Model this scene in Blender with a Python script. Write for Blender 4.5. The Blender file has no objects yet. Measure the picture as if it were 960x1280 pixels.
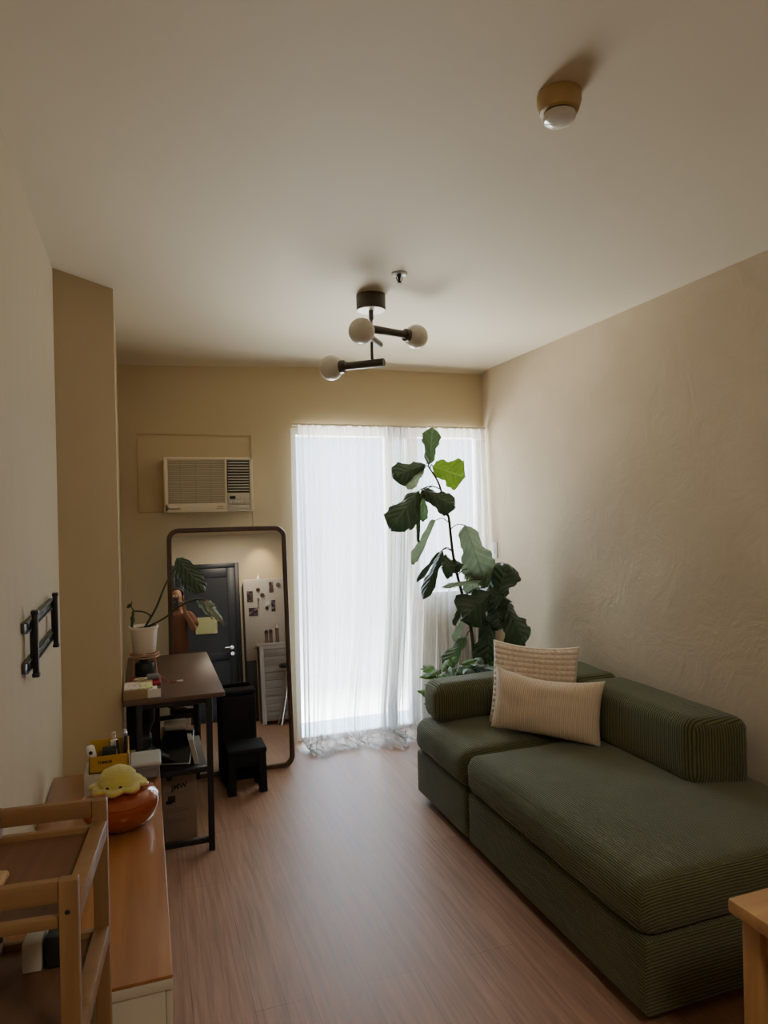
import bpy, bmesh, math, random
from mathutils import Vector, Matrix, Euler, noise
random.seed(7)
COL = bpy.context.scene.collection
V = Vector
PI = math.pi

# ------------------------------------------------------------------ camera model (solved from the room's own lines)
FPX, YAW, PIT, ROL, CZ = 849.9, 0.33956, -0.00166, -0.02136, 1.5273
Fw = V((math.sin(YAW)*math.cos(PIT), math.cos(YAW)*math.cos(PIT), math.sin(PIT)))
R0 = V((math.cos(YAW), -math.sin(YAW), 0)); U0 = R0.cross(Fw)
Rt = R0*math.cos(ROL)+U0*math.sin(ROL); Up = U0*math.cos(ROL)-R0*math.sin(ROL)
def at(u, v, Y):
    d = Fw+Rt*((u-480)/FPX)-Up*((v-640)/FPX)
    return V((0, 0, CZ))+d*(Y/d.y)

# ------------------------------------------------------------------ materials
MATS = {}
def new_mat(name):
    m = bpy.data.materials.new(name); m.use_nodes = True; m.node_tree.nodes.clear()
    nt = m.node_tree
    out = nt.nodes.new('ShaderNodeOutputMaterial')
    return m, nt, out
def N(nt, t, **kw):
    n = nt.nodes.new(t)
    for k, v in kw.items():
        if k in n.inputs: n.inputs[k].default_value = v
        else: setattr(n, k, v)
    return n
def lk(nt, a, ao, b, bi): nt.links.new(a.outputs[ao], b.inputs[bi])
def c4(c): return (c[0], c[1], c[2], 1)
def math_n(nt, op, a=None, b=None, va=0.0, vb=0.0):
    n = nt.nodes.new('ShaderNodeMath'); n.operation = op
    n.inputs[0].default_value = va; n.inputs[1].default_value = vb
    if a is not None: nt.links.new(a, n.inputs[0])
    if b is not None: nt.links.new(b, n.inputs[1])
    return n.outputs[0]
def mat(name, col, rough=0.5, var=0.12, scale=8.0, bump=0.0, bscale=60.0, metal=0.0, spec=0.5, coat=0.0, stretch=None, sheen=0.0, trans=0.0, emit=None):
    """principled colour with a procedural mottling and a procedural bump"""
    if name in MATS: return MATS[name]
    m, nt, out = new_mat(name)
    p = N(nt, 'ShaderNodeBsdfPrincipled', Roughness=rough, Metallic=metal)
    p.inputs['Specular IOR Level'].default_value = spec
    p.inputs['Coat Weight'].default_value = coat
    p.inputs['Sheen Weight'].default_value = sheen
    p.inputs['Transmission Weight'].default_value = trans
    tc = N(nt, 'ShaderNodeTexCoord'); mp = N(nt, 'ShaderNodeMapping')
    if stretch: mp.inputs['Scale'].default_value = stretch
    lk(nt, tc, 'Object', mp, 'Vector')
    nz = N(nt, 'ShaderNodeTexNoise', Scale=scale, Detail=4.0); lk(nt, mp, 0, nz, 'Vector')
    mr = N(nt, 'ShaderNodeMix', data_type='RGBA')
    mr.inputs[6].default_value = c4([max(0, x*(1-var)) for x in col]); mr.inputs[7].default_value = c4([min(1, x*(1+var)) for x in col])
    lk(nt, nz, 0, mr, 0); nt.links.new(mr.outputs[2], p.inputs['Base Color'])
    if bump > 0:
        nb = N(nt, 'ShaderNodeTexNoise', Scale=bscale, Detail=3.0); lk(nt, mp, 0, nb, 'Vector')
        bp = N(nt, 'ShaderNodeBump', Strength=bump, Distance=0.01); lk(nt, nb, 0, bp, 'Height'); lk(nt, bp, 0, p, 'Normal')
    if emit:
        p.inputs['Emission Color'].default_value = c4(emit[0]); p.inputs['Emission Strength'].default_value = emit[1]
    lk(nt, p, 0, out, 0); MATS[name] = m; return m
def wood_mat(name, c1, c2, rough=0.4, axis='Y', scale=3.0, coat=0.0, bump=0.05):
    m, nt, out = new_mat(name)
    p = N(nt, 'ShaderNodeBsdfPrincipled', Roughness=rough); p.inputs['Coat Weight'].default_value = coat
    p.inputs['Coat Roughness'].default_value = 0.12
    tc = N(nt, 'ShaderNodeTexCoord'); mp = N(nt, 'ShaderNodeMapping')
    s = {'X': (0.6, 9, 9), 'Y': (9, 0.6, 9), 'Z': (9, 9, 0.6)}[axis]
    mp.inputs['Scale'].default_value = s; lk(nt, tc, 'Object', mp, 'Vector')
    nz = N(nt, 'ShaderNodeTexNoise', Scale=scale, Detail=6.0, Roughness=0.6, Distortion=0.6); lk(nt, mp, 0, nz, 'Vector')
    cr = N(nt, 'ShaderNodeValToRGB'); cr.color_ramp.elements[0].position = 0.3; cr.color_ramp.elements[1].position = 0.72
    cr.color_ramp.elements[0].color = c4(c1); cr.color_ramp.elements[1].color = c4(c2)
    lk(nt, nz, 0, cr, 0); lk(nt, cr, 0, p, 'Base Color')
    bp = N(nt, 'ShaderNodeBump', Strength=bump, Distance=0.005); lk(nt, nz, 0, bp, 'Height'); lk(nt, bp, 0, p, 'Normal')
    lk(nt, p, 0, out, 0); return m
def rib_mat(name, c_lo, c_hi, period, mode, rough=0.95, dist=0.003, sheen=0.18, strength=0.9):
    """corduroy: ribs running over the cloth. mode 'box': across x on top, across z on the sides; 'x','y','z': across that axis"""
    m, nt, out = new_mat(name)
    p = N(nt, 'ShaderNodeBsdfPrincipled', Roughness=rough); p.inputs['Sheen Weight'].default_value = sheen
    p.inputs['Specular IOR Level'].default_value = 0.2
    tc = N(nt, 'ShaderNodeTexCoord'); sp = N(nt, 'ShaderNodeSeparateXYZ'); lk(nt, tc, 'Object', sp, 0)
    wob = N(nt, 'ShaderNodeTexNoise', Scale=4.0, Detail=2.0); lk(nt, tc, 'Object', wob, 'Vector')
    if mode == 'box':
        ns = N(nt, 'ShaderNodeSeparateXYZ'); lk(nt, tc, 'Normal', ns, 0)
        a = math_n(nt, 'ABSOLUTE', ns.outputs[1]); g = math_n(nt, 'LESS_THAN', a, None, vb=0.6)
        ig = math_n(nt, 'SUBTRACT', None, g, va=1.0)
        co = math_n(nt, 'ADD', math_n(nt, 'ADD', math_n(nt, 'MULTIPLY', sp.outputs[0], g), math_n(nt, 'MULTIPLY', sp.outputs[1], ig)), sp.outputs[2])
    else:                                                           # the rib runs over the block; on the block's ends it turns
        ns = N(nt, 'ShaderNodeSeparateXYZ'); lk(nt, tc, 'Normal', ns, 0); o_ = {'x': 'y', 'y': 'x', 'z': 'x'}[mode]
        a = math_n(nt, 'ABSOLUTE', ns.outputs['xyz'.index(mode)]); g = math_n(nt, 'GREATER_THAN', a, None, vb=0.75); ig = math_n(nt, 'SUBTRACT', None, g, va=1.0)
        co = math_n(nt, 'ADD', math_n(nt, 'MULTIPLY', sp.outputs['xyz'.index(mode)], ig), math_n(nt, 'MULTIPLY', sp.outputs['xyz'.index(o_)], g))
    w = math_n(nt, 'MULTIPLY', wob.outputs[0], None, vb=period*1.2); co = math_n(nt, 'ADD', co, w)
    ph = math_n(nt, 'MULTIPLY', co, None, vb=2*PI/period); s = math_n(nt, 'SINE', ph)
    h = math_n(nt, 'MULTIPLY_ADD', s, None, vb=0.5); h.node.inputs[2].default_value = 0.5
    # pile tufts along the rib
    fine = N(nt, 'ShaderNodeTexNoise', Scale=160.0, Detail=2.0); lk(nt, tc, 'Object', fine, 'Vector')
    big = N(nt, 'ShaderNodeTexNoise', Scale=5.0, Detail=3.0); lk(nt, tc, 'Object', big, 'Vector')
    f1 = math_n(nt, 'MULTIPLY_ADD', fine.outputs[0], None, vb=0.5); f1.node.inputs[2].default_value = -0.25
    f2 = math_n(nt, 'ADD', h, f1)
    f3 = math_n(nt, 'MULTIPLY_ADD', big.outputs[0], None, vb=0.5); f3.node.inputs[2].default_value = -0.25
    f = math_n(nt, 'ADD', f2, f3); f.node.use_clamp = True
    mr = N(nt, 'ShaderNodeMix', data_type='RGBA'); mr.inputs[6].default_value = c4(c_lo); mr.inputs[7].default_value = c4(c_hi)
    nt.links.new(f, mr.inputs[0]); nt.links.new(mr.outputs[2], p.inputs['Base Color'])
    bp = N(nt, 'ShaderNodeBump', Strength=strength, Distance=dist); nt.links.new(h, bp.inputs['Height']); lk(nt, bp, 0, p, 'Normal')
    lk(nt, p, 0, out, 0); return m
def leaf_mat(name, top, vein, translucency=0.25, rough=0.4):
    m, nt, out = new_mat(name)
    p = N(nt, 'ShaderNodeBsdfPrincipled', Roughness=rough)
    tr = N(nt, 'ShaderNodeBsdfTranslucent'); mx = N(nt, 'ShaderNodeMixShader', Fac=translucency)
    uv = N(nt, 'ShaderNodeTexCoord'); sp = N(nt, 'ShaderNodeSeparateXYZ'); lk(nt, uv, 'UV', sp, 0)
    a = math_n(nt, 'ABSOLUTE', sp.outputs[0])                      # distance from the midrib
    mid = math_n(nt, 'LESS_THAN', a, None, vb=0.05)
    k = math_n(nt, 'MULTIPLY', a, None, vb=-0.28); q = math_n(nt, 'ADD', sp.outputs[1], k)
    sv = math_n(nt, 'SINE', math_n(nt, 'MULTIPLY', q, None, vb=2*PI*6.5)); vn = math_n(nt, 'GREATER_THAN', sv, None, vb=0.965)
    vv = math_n(nt, 'MAXIMUM', mid, vn)
    nz = N(nt, 'ShaderNodeTexNoise', Scale=22.0, Detail=3.0); lk(nt, uv, 'Object', nz, 'Vector')
    m1 = N(nt, 'ShaderNodeMix', data_type='RGBA'); m1.inputs[6].default_value = c4([x*0.75 for x in top]); m1.inputs[7].default_value = c4([x*1.25 for x in top]); lk(nt, nz, 0, m1, 0)
    m2 = N(nt, 'ShaderNodeMix', data_type='RGBA'); nt.links.new(vv, m2.inputs[0]); nt.links.new(m1.outputs[2], m2.inputs[6]); m2.inputs[7].default_value = c4(vein)
    nt.links.new(m2.outputs[2], p.inputs['Base Color']); nt.links.new(m2.outputs[2], tr.inputs[0])
    bp = N(nt, 'ShaderNodeBump', Strength=0.5, Distance=0.004); nt.links.new(sv, bp.inputs['Height']); lk(nt, bp, 0, p, 'Normal')
    lk(nt, p, 0, mx, 1); lk(nt, tr, 0, mx, 2); lk(nt, mx, 0, out, 0); return m

# ------------------------------------------------------------------ mesh helpers
def smooth(me, ang=40):
    for p in me.polygons: p.use_smooth = True
    me.set_sharp_from_angle(angle=math.radians(ang))
def obj(name, bm, m, parent=None, ang=40, label=None, origin=None):
    """links the bmesh (world coordinates, or the parent's own when parent['local']) as one mesh object"""
    me = bpy.data.meshes.new(name)
    if parent is not None and not parent.get('_local'):
        bmesh.ops.translate(bm, verts=bm.verts, vec=-V(parent['_base']))
    elif parent is None:
        if origin is None:
            lo = [min(v.co[i] for v in bm.verts) for i in range(3)]; hi = [max(v.co[i] for v in bm.verts) for i in range(3)]
            origin = V(((lo[0]+hi[0])/2, (lo[1]+hi[1])/2, lo[2]))
        bmesh.ops.translate(bm, verts=bm.verts, vec=-V(origin))
    bm.normal_update(); bm.to_mesh(me); bm.free()
    smooth(me, ang)
    if isinstance(m, (list, tuple)):
        for k in m: me.materials.append(k)
    else: me.materials.append(m)
    o = bpy.data.objects.new(name, me); COL.objects.link(o)
    if parent is not None:
        o.parent = parent
        o['_base'] = tuple(parent['_base']) if '_base' in parent else (0, 0, 0)
        if parent.get('_local'): o['_local'] = 1
    else: o.location = origin; o['_base'] = tuple(origin)
    if label: o['label'] = label
    return o
def tag(o, label, cat, group=None):
    o['label'] = label; o['category'] = cat
    if group: o['group'] = group
    return o
def thing(name, label, cat, loc, rot=None, group=None):
    """an Empty at the thing's base; with rot given its parts are built in the thing's own axes"""
    o = bpy.data.objects.new(name, None); COL.objects.link(o); o.empty_display_size = 0.05
    o.location = loc; o['_base'] = tuple(loc)
    if rot is not None: o.rotation_euler = rot; o['_local'] = 1
    return tag(o, label, cat, group)
def struct(name, bm, m, parent=None, ang=40):
    o = obj(name, bm, m, parent, ang)
    o['kind'] = 'structure'
    return o
def B(): return bmesh.new()
def box(bm, x0, x1, y0, y1, z0, z1, bev=0.0, seg=2):
    r = bmesh.ops.create_cube(bm, size=1.0)
    vs = r['verts']
    for v in vs: v.co = V(((x0+x1)/2+v.co.x*(x1-x0), (y0+y1)/2+v.co.y*(y1-y0), (z0+z1)/2+v.co.z*(z1-z0)))
    if bev > 0:
        es = list({e for v in vs for e in v.link_edges})
        bmesh.ops.bevel(bm, geom=es, offset=bev, segments=seg, profile=0.5, affect='EDGES')
    return bm
def xform(bm, M, verts=None): bmesh.ops.transform(bm, matrix=M, verts=verts or bm.verts)
def frame_dir(d):
    d = d.normalized(); a = V((0, 0, 1)) if abs(d.z) < 0.95 else V((1, 0, 0))
    x = a.cross(d).normalized(); return x, d.cross(x)
def tube(bm, pts, rad, n=10, cap=True):
    pts = [V(p) for p in pts]; rings = []
    if not isinstance(rad, (list, tuple)): rad = [rad]*len(pts)
    px = None
    for i, p in enumerate(pts):
        d = (pts[min(i+1, len(pts)-1)]-pts[max(i-1, 0)])
        if px is None: px, py = frame_dir(d)
        else:
            dn = d.normalized(); px = (px-dn*px.dot(dn)).normalized(); py = dn.cross(px)
        rings.append([bm.verts.new(p+(px*math.cos(2*PI*k/n)+py*math.sin(2*PI*k/n))*rad[i]) for k in range(n)])
    for a, b in zip(rings, rings[1:]):
        for k in range(n): bm.faces.new((a[k], a[(k+1) % n], b[(k+1) % n], b[k]))
    if cap: bm.faces.new(rings[0][::-1]); bm.faces.new(rings[-1])
    return bm
def spline(pts, n=8):
    """Catmull-Rom through the points"""
    P = [V(p) for p in pts]; out = []
    for i in range(len(P)-1):
        a, b, c, d = P[max(i-1, 0)], P[i], P[i+1], P[min(i+2, len(P)-1)]
        for k in range(n):
            t = k/n
            out.append(0.5*((2*b)+(c-a)*t+(2*a-5*b+4*c-d)*t*t+(3*b-a-3*c+d)*t**3))
    out.append(P[-1]); return out
def lathe(bm, prof, cen=(0, 0, 0), n=32, axis=None):
    """prof: (radius, height) pairs, turned about the vertical through cen (or along axis)"""
    c = V(cen); z = V(axis).normalized() if axis is not None else V((0, 0, 1)); x, y = frame_dir(z); rings = []
    for r, h in prof:
        if r < 1e-6: rings.append([bm.verts.new(c+z*h)])
        else: rings.append([bm.verts.new(c+z*h+(x*math.cos(2*PI*k/n)+y*math.sin(2*PI*k/n))*r) for k in range(n)])
    for a, b in zip(rings, rings[1:]):
        for k in range(n):
            k2 = (k+1) % n
            if len(a) == 1 and len(b) == 1: continue
            if len(a) == 1: bm.faces.new((a[0], b[k2], b[k]))
            elif len(b) == 1: bm.faces.new((a[k], a[k2], b[0]))
            else: bm.faces.new((a[k], a[k2], b[k2], b[k]))
    bmesh.ops.recalc_face_normals(bm, faces=bm.faces)
    return bm
def ball(bm, c, r, sx=1, sy=1, sz=1, n=24):
    c = V(c); res = bmesh.ops.create_uvsphere(bm, u_segments=n, v_segments=max(8, n//2), radius=1)
    for v in res['verts']: v.co = V((c.x+v.co.x*r*sx, c.y+v.co.y*r*sy, c.z+v.co.z*r*sz))
    return bm
def prism(bm, poly, d, close=True):
    """a polygon (list of 3D points) pushed along d"""
    a = [bm.verts.new(V(p)) for p in poly]; b = [bm.verts.new(V(p)+V(d)) for p in poly]; n = len(a)
    bm.faces.new(a[::-1]); bm.faces.new(b)
    for i in range(n): bm.faces.new((a[i], a[(i+1) % n], b[(i+1) % n], b[i]))
    bmesh.ops.recalc_face_normals(bm, faces=bm.faces)
    return bm
def cushion(bm, x0, x1, y0, y1, z0, z1, r, dome=0.0, belly=0.0, m=14, wrinkle=0.0, seed=0):
    """a soft upholstered block: finely gridded box with rounded edges, domed top, bellied sides"""
    lo = V((x0, y0, z0)); hi = V((x1, y1, z1)); ilo = lo+V((r, r, r)); ihi = hi-V((r, r, r))
    for i in range(3):
        if ilo[i] > ihi[i]: ilo[i] = ihi[i] = (lo[i]+hi[i])/2
    def samples(i):
        a, b = lo[i], hi[i]; e = ilo[i]-a; s = [a+e*(1-math.cos(k*PI/10)) for k in range(5)]
        s = [a+e*t for t in (0, .1, .3, .55, .8)]
        mid = [ilo[i]+(ihi[i]-ilo[i])*k/m for k in range(m+1)] if ihi[i]-ilo[i] > 1e-4 else [ilo[i]]
        return s+mid+[b-(t-a) for t in s[::-1]]
    S = [samples(i) for i in range(3)]; start = len(bm.verts); cache = {}
    def vert(p):
        key = tuple(round(c, 5) for c in p)
        if key in cache: return cache[key]
        p = V(p); q = V([min(max(p[i], ilo[i]), ihi[i]) for i in range(3)]); d = p-q
        o = q+d.normalized()*r if d.length > 1e-9 else p.copy()
        u = (p.x-x0)/(x1-x0)*2-1; w = (p.y-y0)/(y1-y0)*2-1; t = (p.z-z0)/(z1-z0)
        if t > 0.5: o.z += dome*(1-u**4)*(1-w**4)*(2*t-1)
        bz = math.sin(PI*min(max(t, 0), 1))
        if belly: o.x += belly*u*bz*(1-w**4); o.y += belly*w*bz*(1-u**4)
        if wrinkle:
            nv = noise.noise(V((o.x*7+seed, o.y*7, o.z*7)))+0.5*noise.noise(V((o.x*19, o.y*19+seed, o.z*19)))
            o += (o-(lo+hi)/2).normalized()*wrinkle*nv
        cache[key] = bm.verts.new(o); return cache[key]
    for ax in range(3):
        i, j = (ax+1) % 3, (ax+2) % 3
        for side, val in ((0, lo[ax]), (1, hi[ax])):
            for a in range(len(S[i])-1):
                for b in range(len(S[j])-1):
                    q = []
                    for (ka, kb) in ((a, b), (a+1, b), (a+1, b+1), (a, b+1)):
                        p = [0, 0, 0]; p[ax] = val; p[i] = S[i][ka]; p[j] = S[j][kb]; q.append(vert(p))
                    if side == 0: q = q[::-1]
                    if len(set(q)) == 4: bm.faces.new(q)
    return bm
def text_bm(s, size, M, depth=0.0006, bold=0.0):
    cu = bpy.data.curves.new('lettering', 'FONT'); cu.body = s; cu.size = size; cu.extrude = depth; cu.offset = bold; cu.align_x = 'CENTER'; cu.align_y = 'CENTER'
    o = bpy.data.objects.new('lettering', cu); COL.objects.link(o)
    dg = bpy.context.evaluated_depsgraph_get(); dg.update()
    me = bpy.data.meshes.new_from_object(o.evaluated_get(dg)); bm = B(); bm.from_mesh(me); xform(bm, M)
    bpy.data.objects.remove(o); bpy.data.curves.remove(cu); bpy.data.meshes.remove(me)
    return bm
FACE_CAM = Matrix(((1, 0, 0, 0), (0, 0, -1, 0), (0, 1, 0, 0), (0, 0, 0, 1)))     # lettering standing upright and read from -Y

# ------------------------------------------------------------------ palette
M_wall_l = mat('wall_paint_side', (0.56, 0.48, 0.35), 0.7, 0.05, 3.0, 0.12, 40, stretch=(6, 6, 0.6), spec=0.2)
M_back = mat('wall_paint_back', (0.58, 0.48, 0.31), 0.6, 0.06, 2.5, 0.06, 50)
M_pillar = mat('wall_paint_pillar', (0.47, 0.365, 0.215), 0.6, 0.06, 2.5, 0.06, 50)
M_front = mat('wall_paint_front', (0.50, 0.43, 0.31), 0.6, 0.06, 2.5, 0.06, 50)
M_ceil = mat('ceiling_paint', (0.63, 0.56, 0.43), 0.7, 0.03, 2.0, 0.03, 30)
M_white = mat('white_plastic', (0.75, 0.73, 0.69), 0.35, 0.03)
M_black = mat('black_powder_coated_metal', (0.012, 0.012, 0.014), 0.4, 0.2)
M_blackp = mat('black_plastic', (0.016, 0.017, 0.02), 0.45, 0.2)
M_chrome = mat('chrome', (0.75, 0.75, 0.76), 0.12, 0.03, metal=1.0)
def plaster():
    m, nt, out = new_mat('trowelled_plaster')
    p = N(nt, 'ShaderNodeBsdfPrincipled', Roughness=0.7); p.inputs['Specular IOR Level'].default_value = 0.2
    tc = N(nt, 'ShaderNodeTexCoord')
    n1 = N(nt, 'ShaderNodeTexNoise', Scale=3.0, Detail=7.0, Roughness=0.62, Distortion=1.0); lk(nt, tc, 'Object', n1, 'Vector')
    n2 = N(nt, 'ShaderNodeTexNoise', Scale=4.0, Detail=5.0, Roughness=0.6, Distortion=1.2); lk(nt, tc, 'Object', n2, 'Vector')
    mx = N(nt, 'ShaderNodeMix', data_type='RGBA'); mx.inputs[6].default_value = (0.475, 0.385, 0.27, 1); mx.inputs[7].default_value = (0.585, 0.485, 0.35, 1)
    lk(nt, n1, 0, mx, 0); nt.links.new(mx.outputs[2], p.inputs['Base Color'])
    b1 = N(nt, 'ShaderNodeBump', Strength=0.38, Distance=0.02); lk(nt, n2, 0, b1, 'Height')
    n3 = N(nt, 'ShaderNodeTexNoise', Scale=70.0, Detail=3.0); lk(nt, tc, 'Object', n3, 'Vector')
    b2 = N(nt, 'ShaderNodeBump', Strength=0.1, Distance=0.01); lk(nt, n3, 0, b2, 'Height'); lk(nt, b1, 0, b2, 'Normal'); lk(nt, b2, 0, p, 'Normal')
    lk(nt, p, 0, out, 0); return m
M_plaster = plaster()
def laminate():
    m, nt, out = new_mat('laminate_planks')
    p = N(nt, 'ShaderNodeBsdfPrincipled'); p.inputs['Specular IOR Level'].default_value = 0.28
    tc = N(nt, 'ShaderNodeTexCoord'); mp = N(nt, 'ShaderNodeMapping'); mp.inputs['Rotation'].default_value = (0, 0, PI/2); lk(nt, tc, 'Object', mp, 'Vector')
    br = N(nt, 'ShaderNodeTexBrick', Scale=1.0); br.offset = 0.37
    br.inputs['Brick Width'].default_value = 1.25; br.inputs['Row Height'].default_value = 0.18; br.inputs['Mortar Size'].default_value = 0.0012; br.inputs['Mortar Smooth'].default_value = 0.2
    br.inputs['Color1'].default_value = (0.340, 0.192, 0.120, 1); br.inputs['Color2'].default_value = (0.375, 0.222, 0.142, 1); br.inputs['Mortar'].default_value = (0.20, 0.12, 0.085, 1)
    lk(nt, mp, 0, br, 'Vector')
    m2 = N(nt, 'ShaderNodeMapping'); m2.inputs['Scale'].default_value = (26, 1.1, 1); lk(nt, tc, 'Object', m2, 'Vector')
    g = N(nt, 'ShaderNodeTexNoise', Scale=2.4, Detail=7.0, Roughness=0.65, Distortion=0.4); lk(nt, m2, 0, g, 'Vector')
    cr = N(nt, 'ShaderNodeValToRGB'); cr.color_ramp.elements[0].position = 0.32; cr.color_ramp.elements[0].color = (0.62, 0.60, 0.60, 1); cr.color_ramp.elements[1].position = 0.7; cr.color_ramp.elements[1].color = (1.12, 1.1, 1.1, 1)
    lk(nt, g, 0, cr, 0)
    mu = N(nt, 'ShaderNodeMix', data_type='RGBA', blend_type='MULTIPLY'); mu.inputs[0].default_value = 1.0
    lk(nt, br, 0, mu, 6); lk(nt, cr, 0, mu, 7); nt.links.new(mu.outputs[2], p.inputs['Base Color'])
    ro = math_n(nt, 'MULTIPLY_ADD', g.outputs[0], None, vb=0.2); ro.node.inputs[2].default_value = 0.36; nt.links.new(ro, p.inputs['Roughness'])
    bp = N(nt, 'ShaderNodeBump', Strength=0.12, Distance=0.004); lk(nt, g, 0, bp, 'Height'); lk(nt, bp, 0, p, 'Normal')
    lk(nt, p, 0, out, 0); return m
M_floor = laminate()
def glass_mat(name, tint=(0.95, 0.98, 1.0), refl=0.08):
    m, nt, out = new_mat(name)
    t = N(nt, 'ShaderNodeBsdfTransparent'); t.inputs[0].default_value = c4(tint); g = N(nt, 'ShaderNodeBsdfGlossy', Roughness=0.02)
    lw = N(nt, 'ShaderNodeLayerWeight', Blend=0.25); s = math_n(nt, 'MULTIPLY', lw.outputs[0], None, vb=0.5); s2 = math_n(nt, 'ADD', s, None, vb=refl*0.4)
    mx = N(nt, 'ShaderNodeMixShader'); nt.links.new(s2, mx.inputs[0]); lk(nt, t, 0, mx, 1); lk(nt, g, 0, mx, 2); lk(nt, mx, 0, out, 0); return m
M_glass = glass_mat('window_glass')
def sheer():
    m, nt, out = new_mat('sheer_curtain')
    tc = N(nt, 'ShaderNodeTexCoord'); ge = N(nt, 'ShaderNodeNewGeometry'); sp = N(nt, 'ShaderNodeSeparateXYZ'); lk(nt, ge, 'Position', sp, 0)
    mp = N(nt, 'ShaderNodeMapping'); mp.inputs['Scale'].default_value = (90, 90, 3); lk(nt, tc, 'Object', mp, 'Vector')
    nz = N(nt, 'ShaderNodeTexNoise', Scale=1.0, Detail=4.0); lk(nt, mp, 0, nz, 'Vector')
    t = N(nt, 'ShaderNodeBsdfTransparent'); tl = N(nt, 'ShaderNodeBsdfTranslucent'); tl.inputs[0].default_value = (0.62, 0.61, 0.60, 1)
    d = N(nt, 'ShaderNodeBsdfDiffuse'); d.inputs[0].default_value = (0.80, 0.785, 0.76, 1)
    bp = N(nt, 'ShaderNodeBump', Strength=0.25, Distance=0.01); lk(nt, nz, 0, bp, 'Height'); lk(nt, bp, 0, d, 'Normal'); lk(nt, bp, 0, tl, 'Normal')
    m1 = N(nt, 'ShaderNodeMixShader', Fac=0.45); lk(nt, tl, 0, m1, 1); lk(nt, d, 0, m1, 2)
    hd = math_n(nt, 'GREATER_THAN', sp.outputs[2], None, vb=2.02)
    lw = N(nt, 'ShaderNodeLayerWeight', Blend=0.5); cs = math_n(nt, 'SUBTRACT', None, lw.outputs['Facing'], va=1.0); cs = math_n(nt, 'MAXIMUM', cs, None, vb=0.12)
    k = math_n(nt, 'MULTIPLY_ADD', nz.outputs[0], None, vb=0.5); k.node.inputs[2].default_value = 0.35
    hk = math_n(nt, 'MULTIPLY', hd, None, vb=-0.25); T = math_n(nt, 'ADD', k, hk); T = math_n(nt, 'MAXIMUM', T, None, vb=0.08)
    op = math_n(nt, 'SUBTRACT', None, math_n(nt, 'POWER', T, math_n(nt, 'DIVIDE', None, cs, va=1.0)), va=1.0)
    m2 = N(nt, 'ShaderNodeMixShader'); nt.links.new(op, m2.inputs[0]); lk(nt, t, 0, m2, 1); lk(nt, m1, 0, m2, 2); lk(nt, m2, 0, out, 0); return m
M_sheer = sheer()

# ------------------------------------------------------------------ the room
XL, XR, YB, YF, H = -0.325, 2.347, 4.435, -1.22, 2.527
PX, PB = -0.108, -0.135                                            # side of the pillar
struct('floor', box(B(), XL-0.1, XR+0.1, YF-0.1, YB+0.17, -0.1, 0), M_floor)
struct('ceiling', box(B(), XL-0.1, XR+0.1, YF-0.1, YB+0.2, H, H+0.1), M_ceil)
struct('wall_left', box(B(), XL-0.1, XL, YF-0.1, YB+0.15, 0, H), M_wall_l)
struct('wall_right', box(B(), XR, XR+0.1, YF-0.1, YB+0.15, 0, H), M_plaster)
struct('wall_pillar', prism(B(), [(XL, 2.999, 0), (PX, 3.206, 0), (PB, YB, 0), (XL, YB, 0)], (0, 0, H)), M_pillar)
bm = B(); DX = 0.925; ZT = 2.085; WX = 1.80; ZS = 0.915
box(bm, PB-0.1, DX, YB, YB+0.15, 0, H); box(bm, DX, XR, YB, YB+0.15, ZT, H); box(bm, WX, XR, YB, YB+0.15, 0, ZS)
struct('wall_back', bm, M_back)
bm = B(); box(bm, XL, -0.13, YF-0.1, YF, 0, H); box(bm, 0.786, XR, YF-0.1, YF, 0, H); box(bm, -0.13, 0.786, YF-0.1, YF, 2.12, H)
struct('wall_front', bm, M_front)
# sagging plaster edge where the ceiling meets the back wall, thicker towards the pillar
bm = B()
secs = []
for x, t in ((PB, 1.0), (0.5, 0.75), (1.0, 0.42), (1.7, 0.3), (XR, 0.25)):
    secs.append([bm.verts.new(V(p)) for p in ((x, YB-0.22*t-0.05, H), (x, YB-0.10*t, H-0.030*t), (x, YB-0.02*t, H-0.062*t), (x, YB, H-0.075*t), (x, YB, H))])
for a, b in zip(secs, secs[1:]):
    for k in range(5): bm.faces.new((a[k], a[(k+1) % 5], b[(k+1) % 5], b[k]))
bm.faces.new(secs[0]); bm.faces.new(secs[-1]); bmesh.ops.recalc_face_normals(bm, faces=bm.faces)
struct('trim_1', bm, M_ceil)
# raised outline of the filled-in opening around the air conditioner
bm = B(); c = 0.006
box(bm, -0.035, 0.668, YB-c, YB, 2.026, 2.034); box(bm, 0.66, 0.668, YB-c, YB, 1.50, 2.034); box(bm, -0.035, -0.027, YB-c, YB, 1.545, 2.0); box(bm, -0.035, 0.13, YB-c, YB, 1.545, 1.553)
struct('trim_2', bm, M_pillar)
# sliding door and side window in the opening
M_frame = mat('window_frame_paint', (0.72, 0.72, 0.70), 0.4, 0.03)
def glazed(name, x0, x1, z0, z1, w, mull=()):
    bm = B()
    box(bm, x0, x0+w, YB+0.03, YB+0.10, z0, z1, 0.004); box(bm, x1-w, x1, YB+0.03, YB+0.10, z0, z1, 0.004)
    box(bm, x0+w, x1-w, YB+0.03, YB+0.10, z1-w, z1, 0.004); box(bm, x0+w, x1-w, YB+0.03, YB+0.10, z0, z0+w*0.6, 0.004)
    for a in mull: box(bm, a, a+0.05, YB+0.03, YB+0.10, z0+w*0.6, z1-w, 0.004)
    f = struct(name, bm, M_frame)
    p = struct('window_pane', box(B(), x0+w*0.8, x1-w*0.8, YB+0.06, YB+0.066, z0+0.02, z1-0.02), M_glass, f)
    return f
glazed('door_1', DX, WX, 0.0, ZT, 0.04, (1.60,))
glazed('window_1', WX, XR-0.005, ZS, ZT, 0.04)
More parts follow.
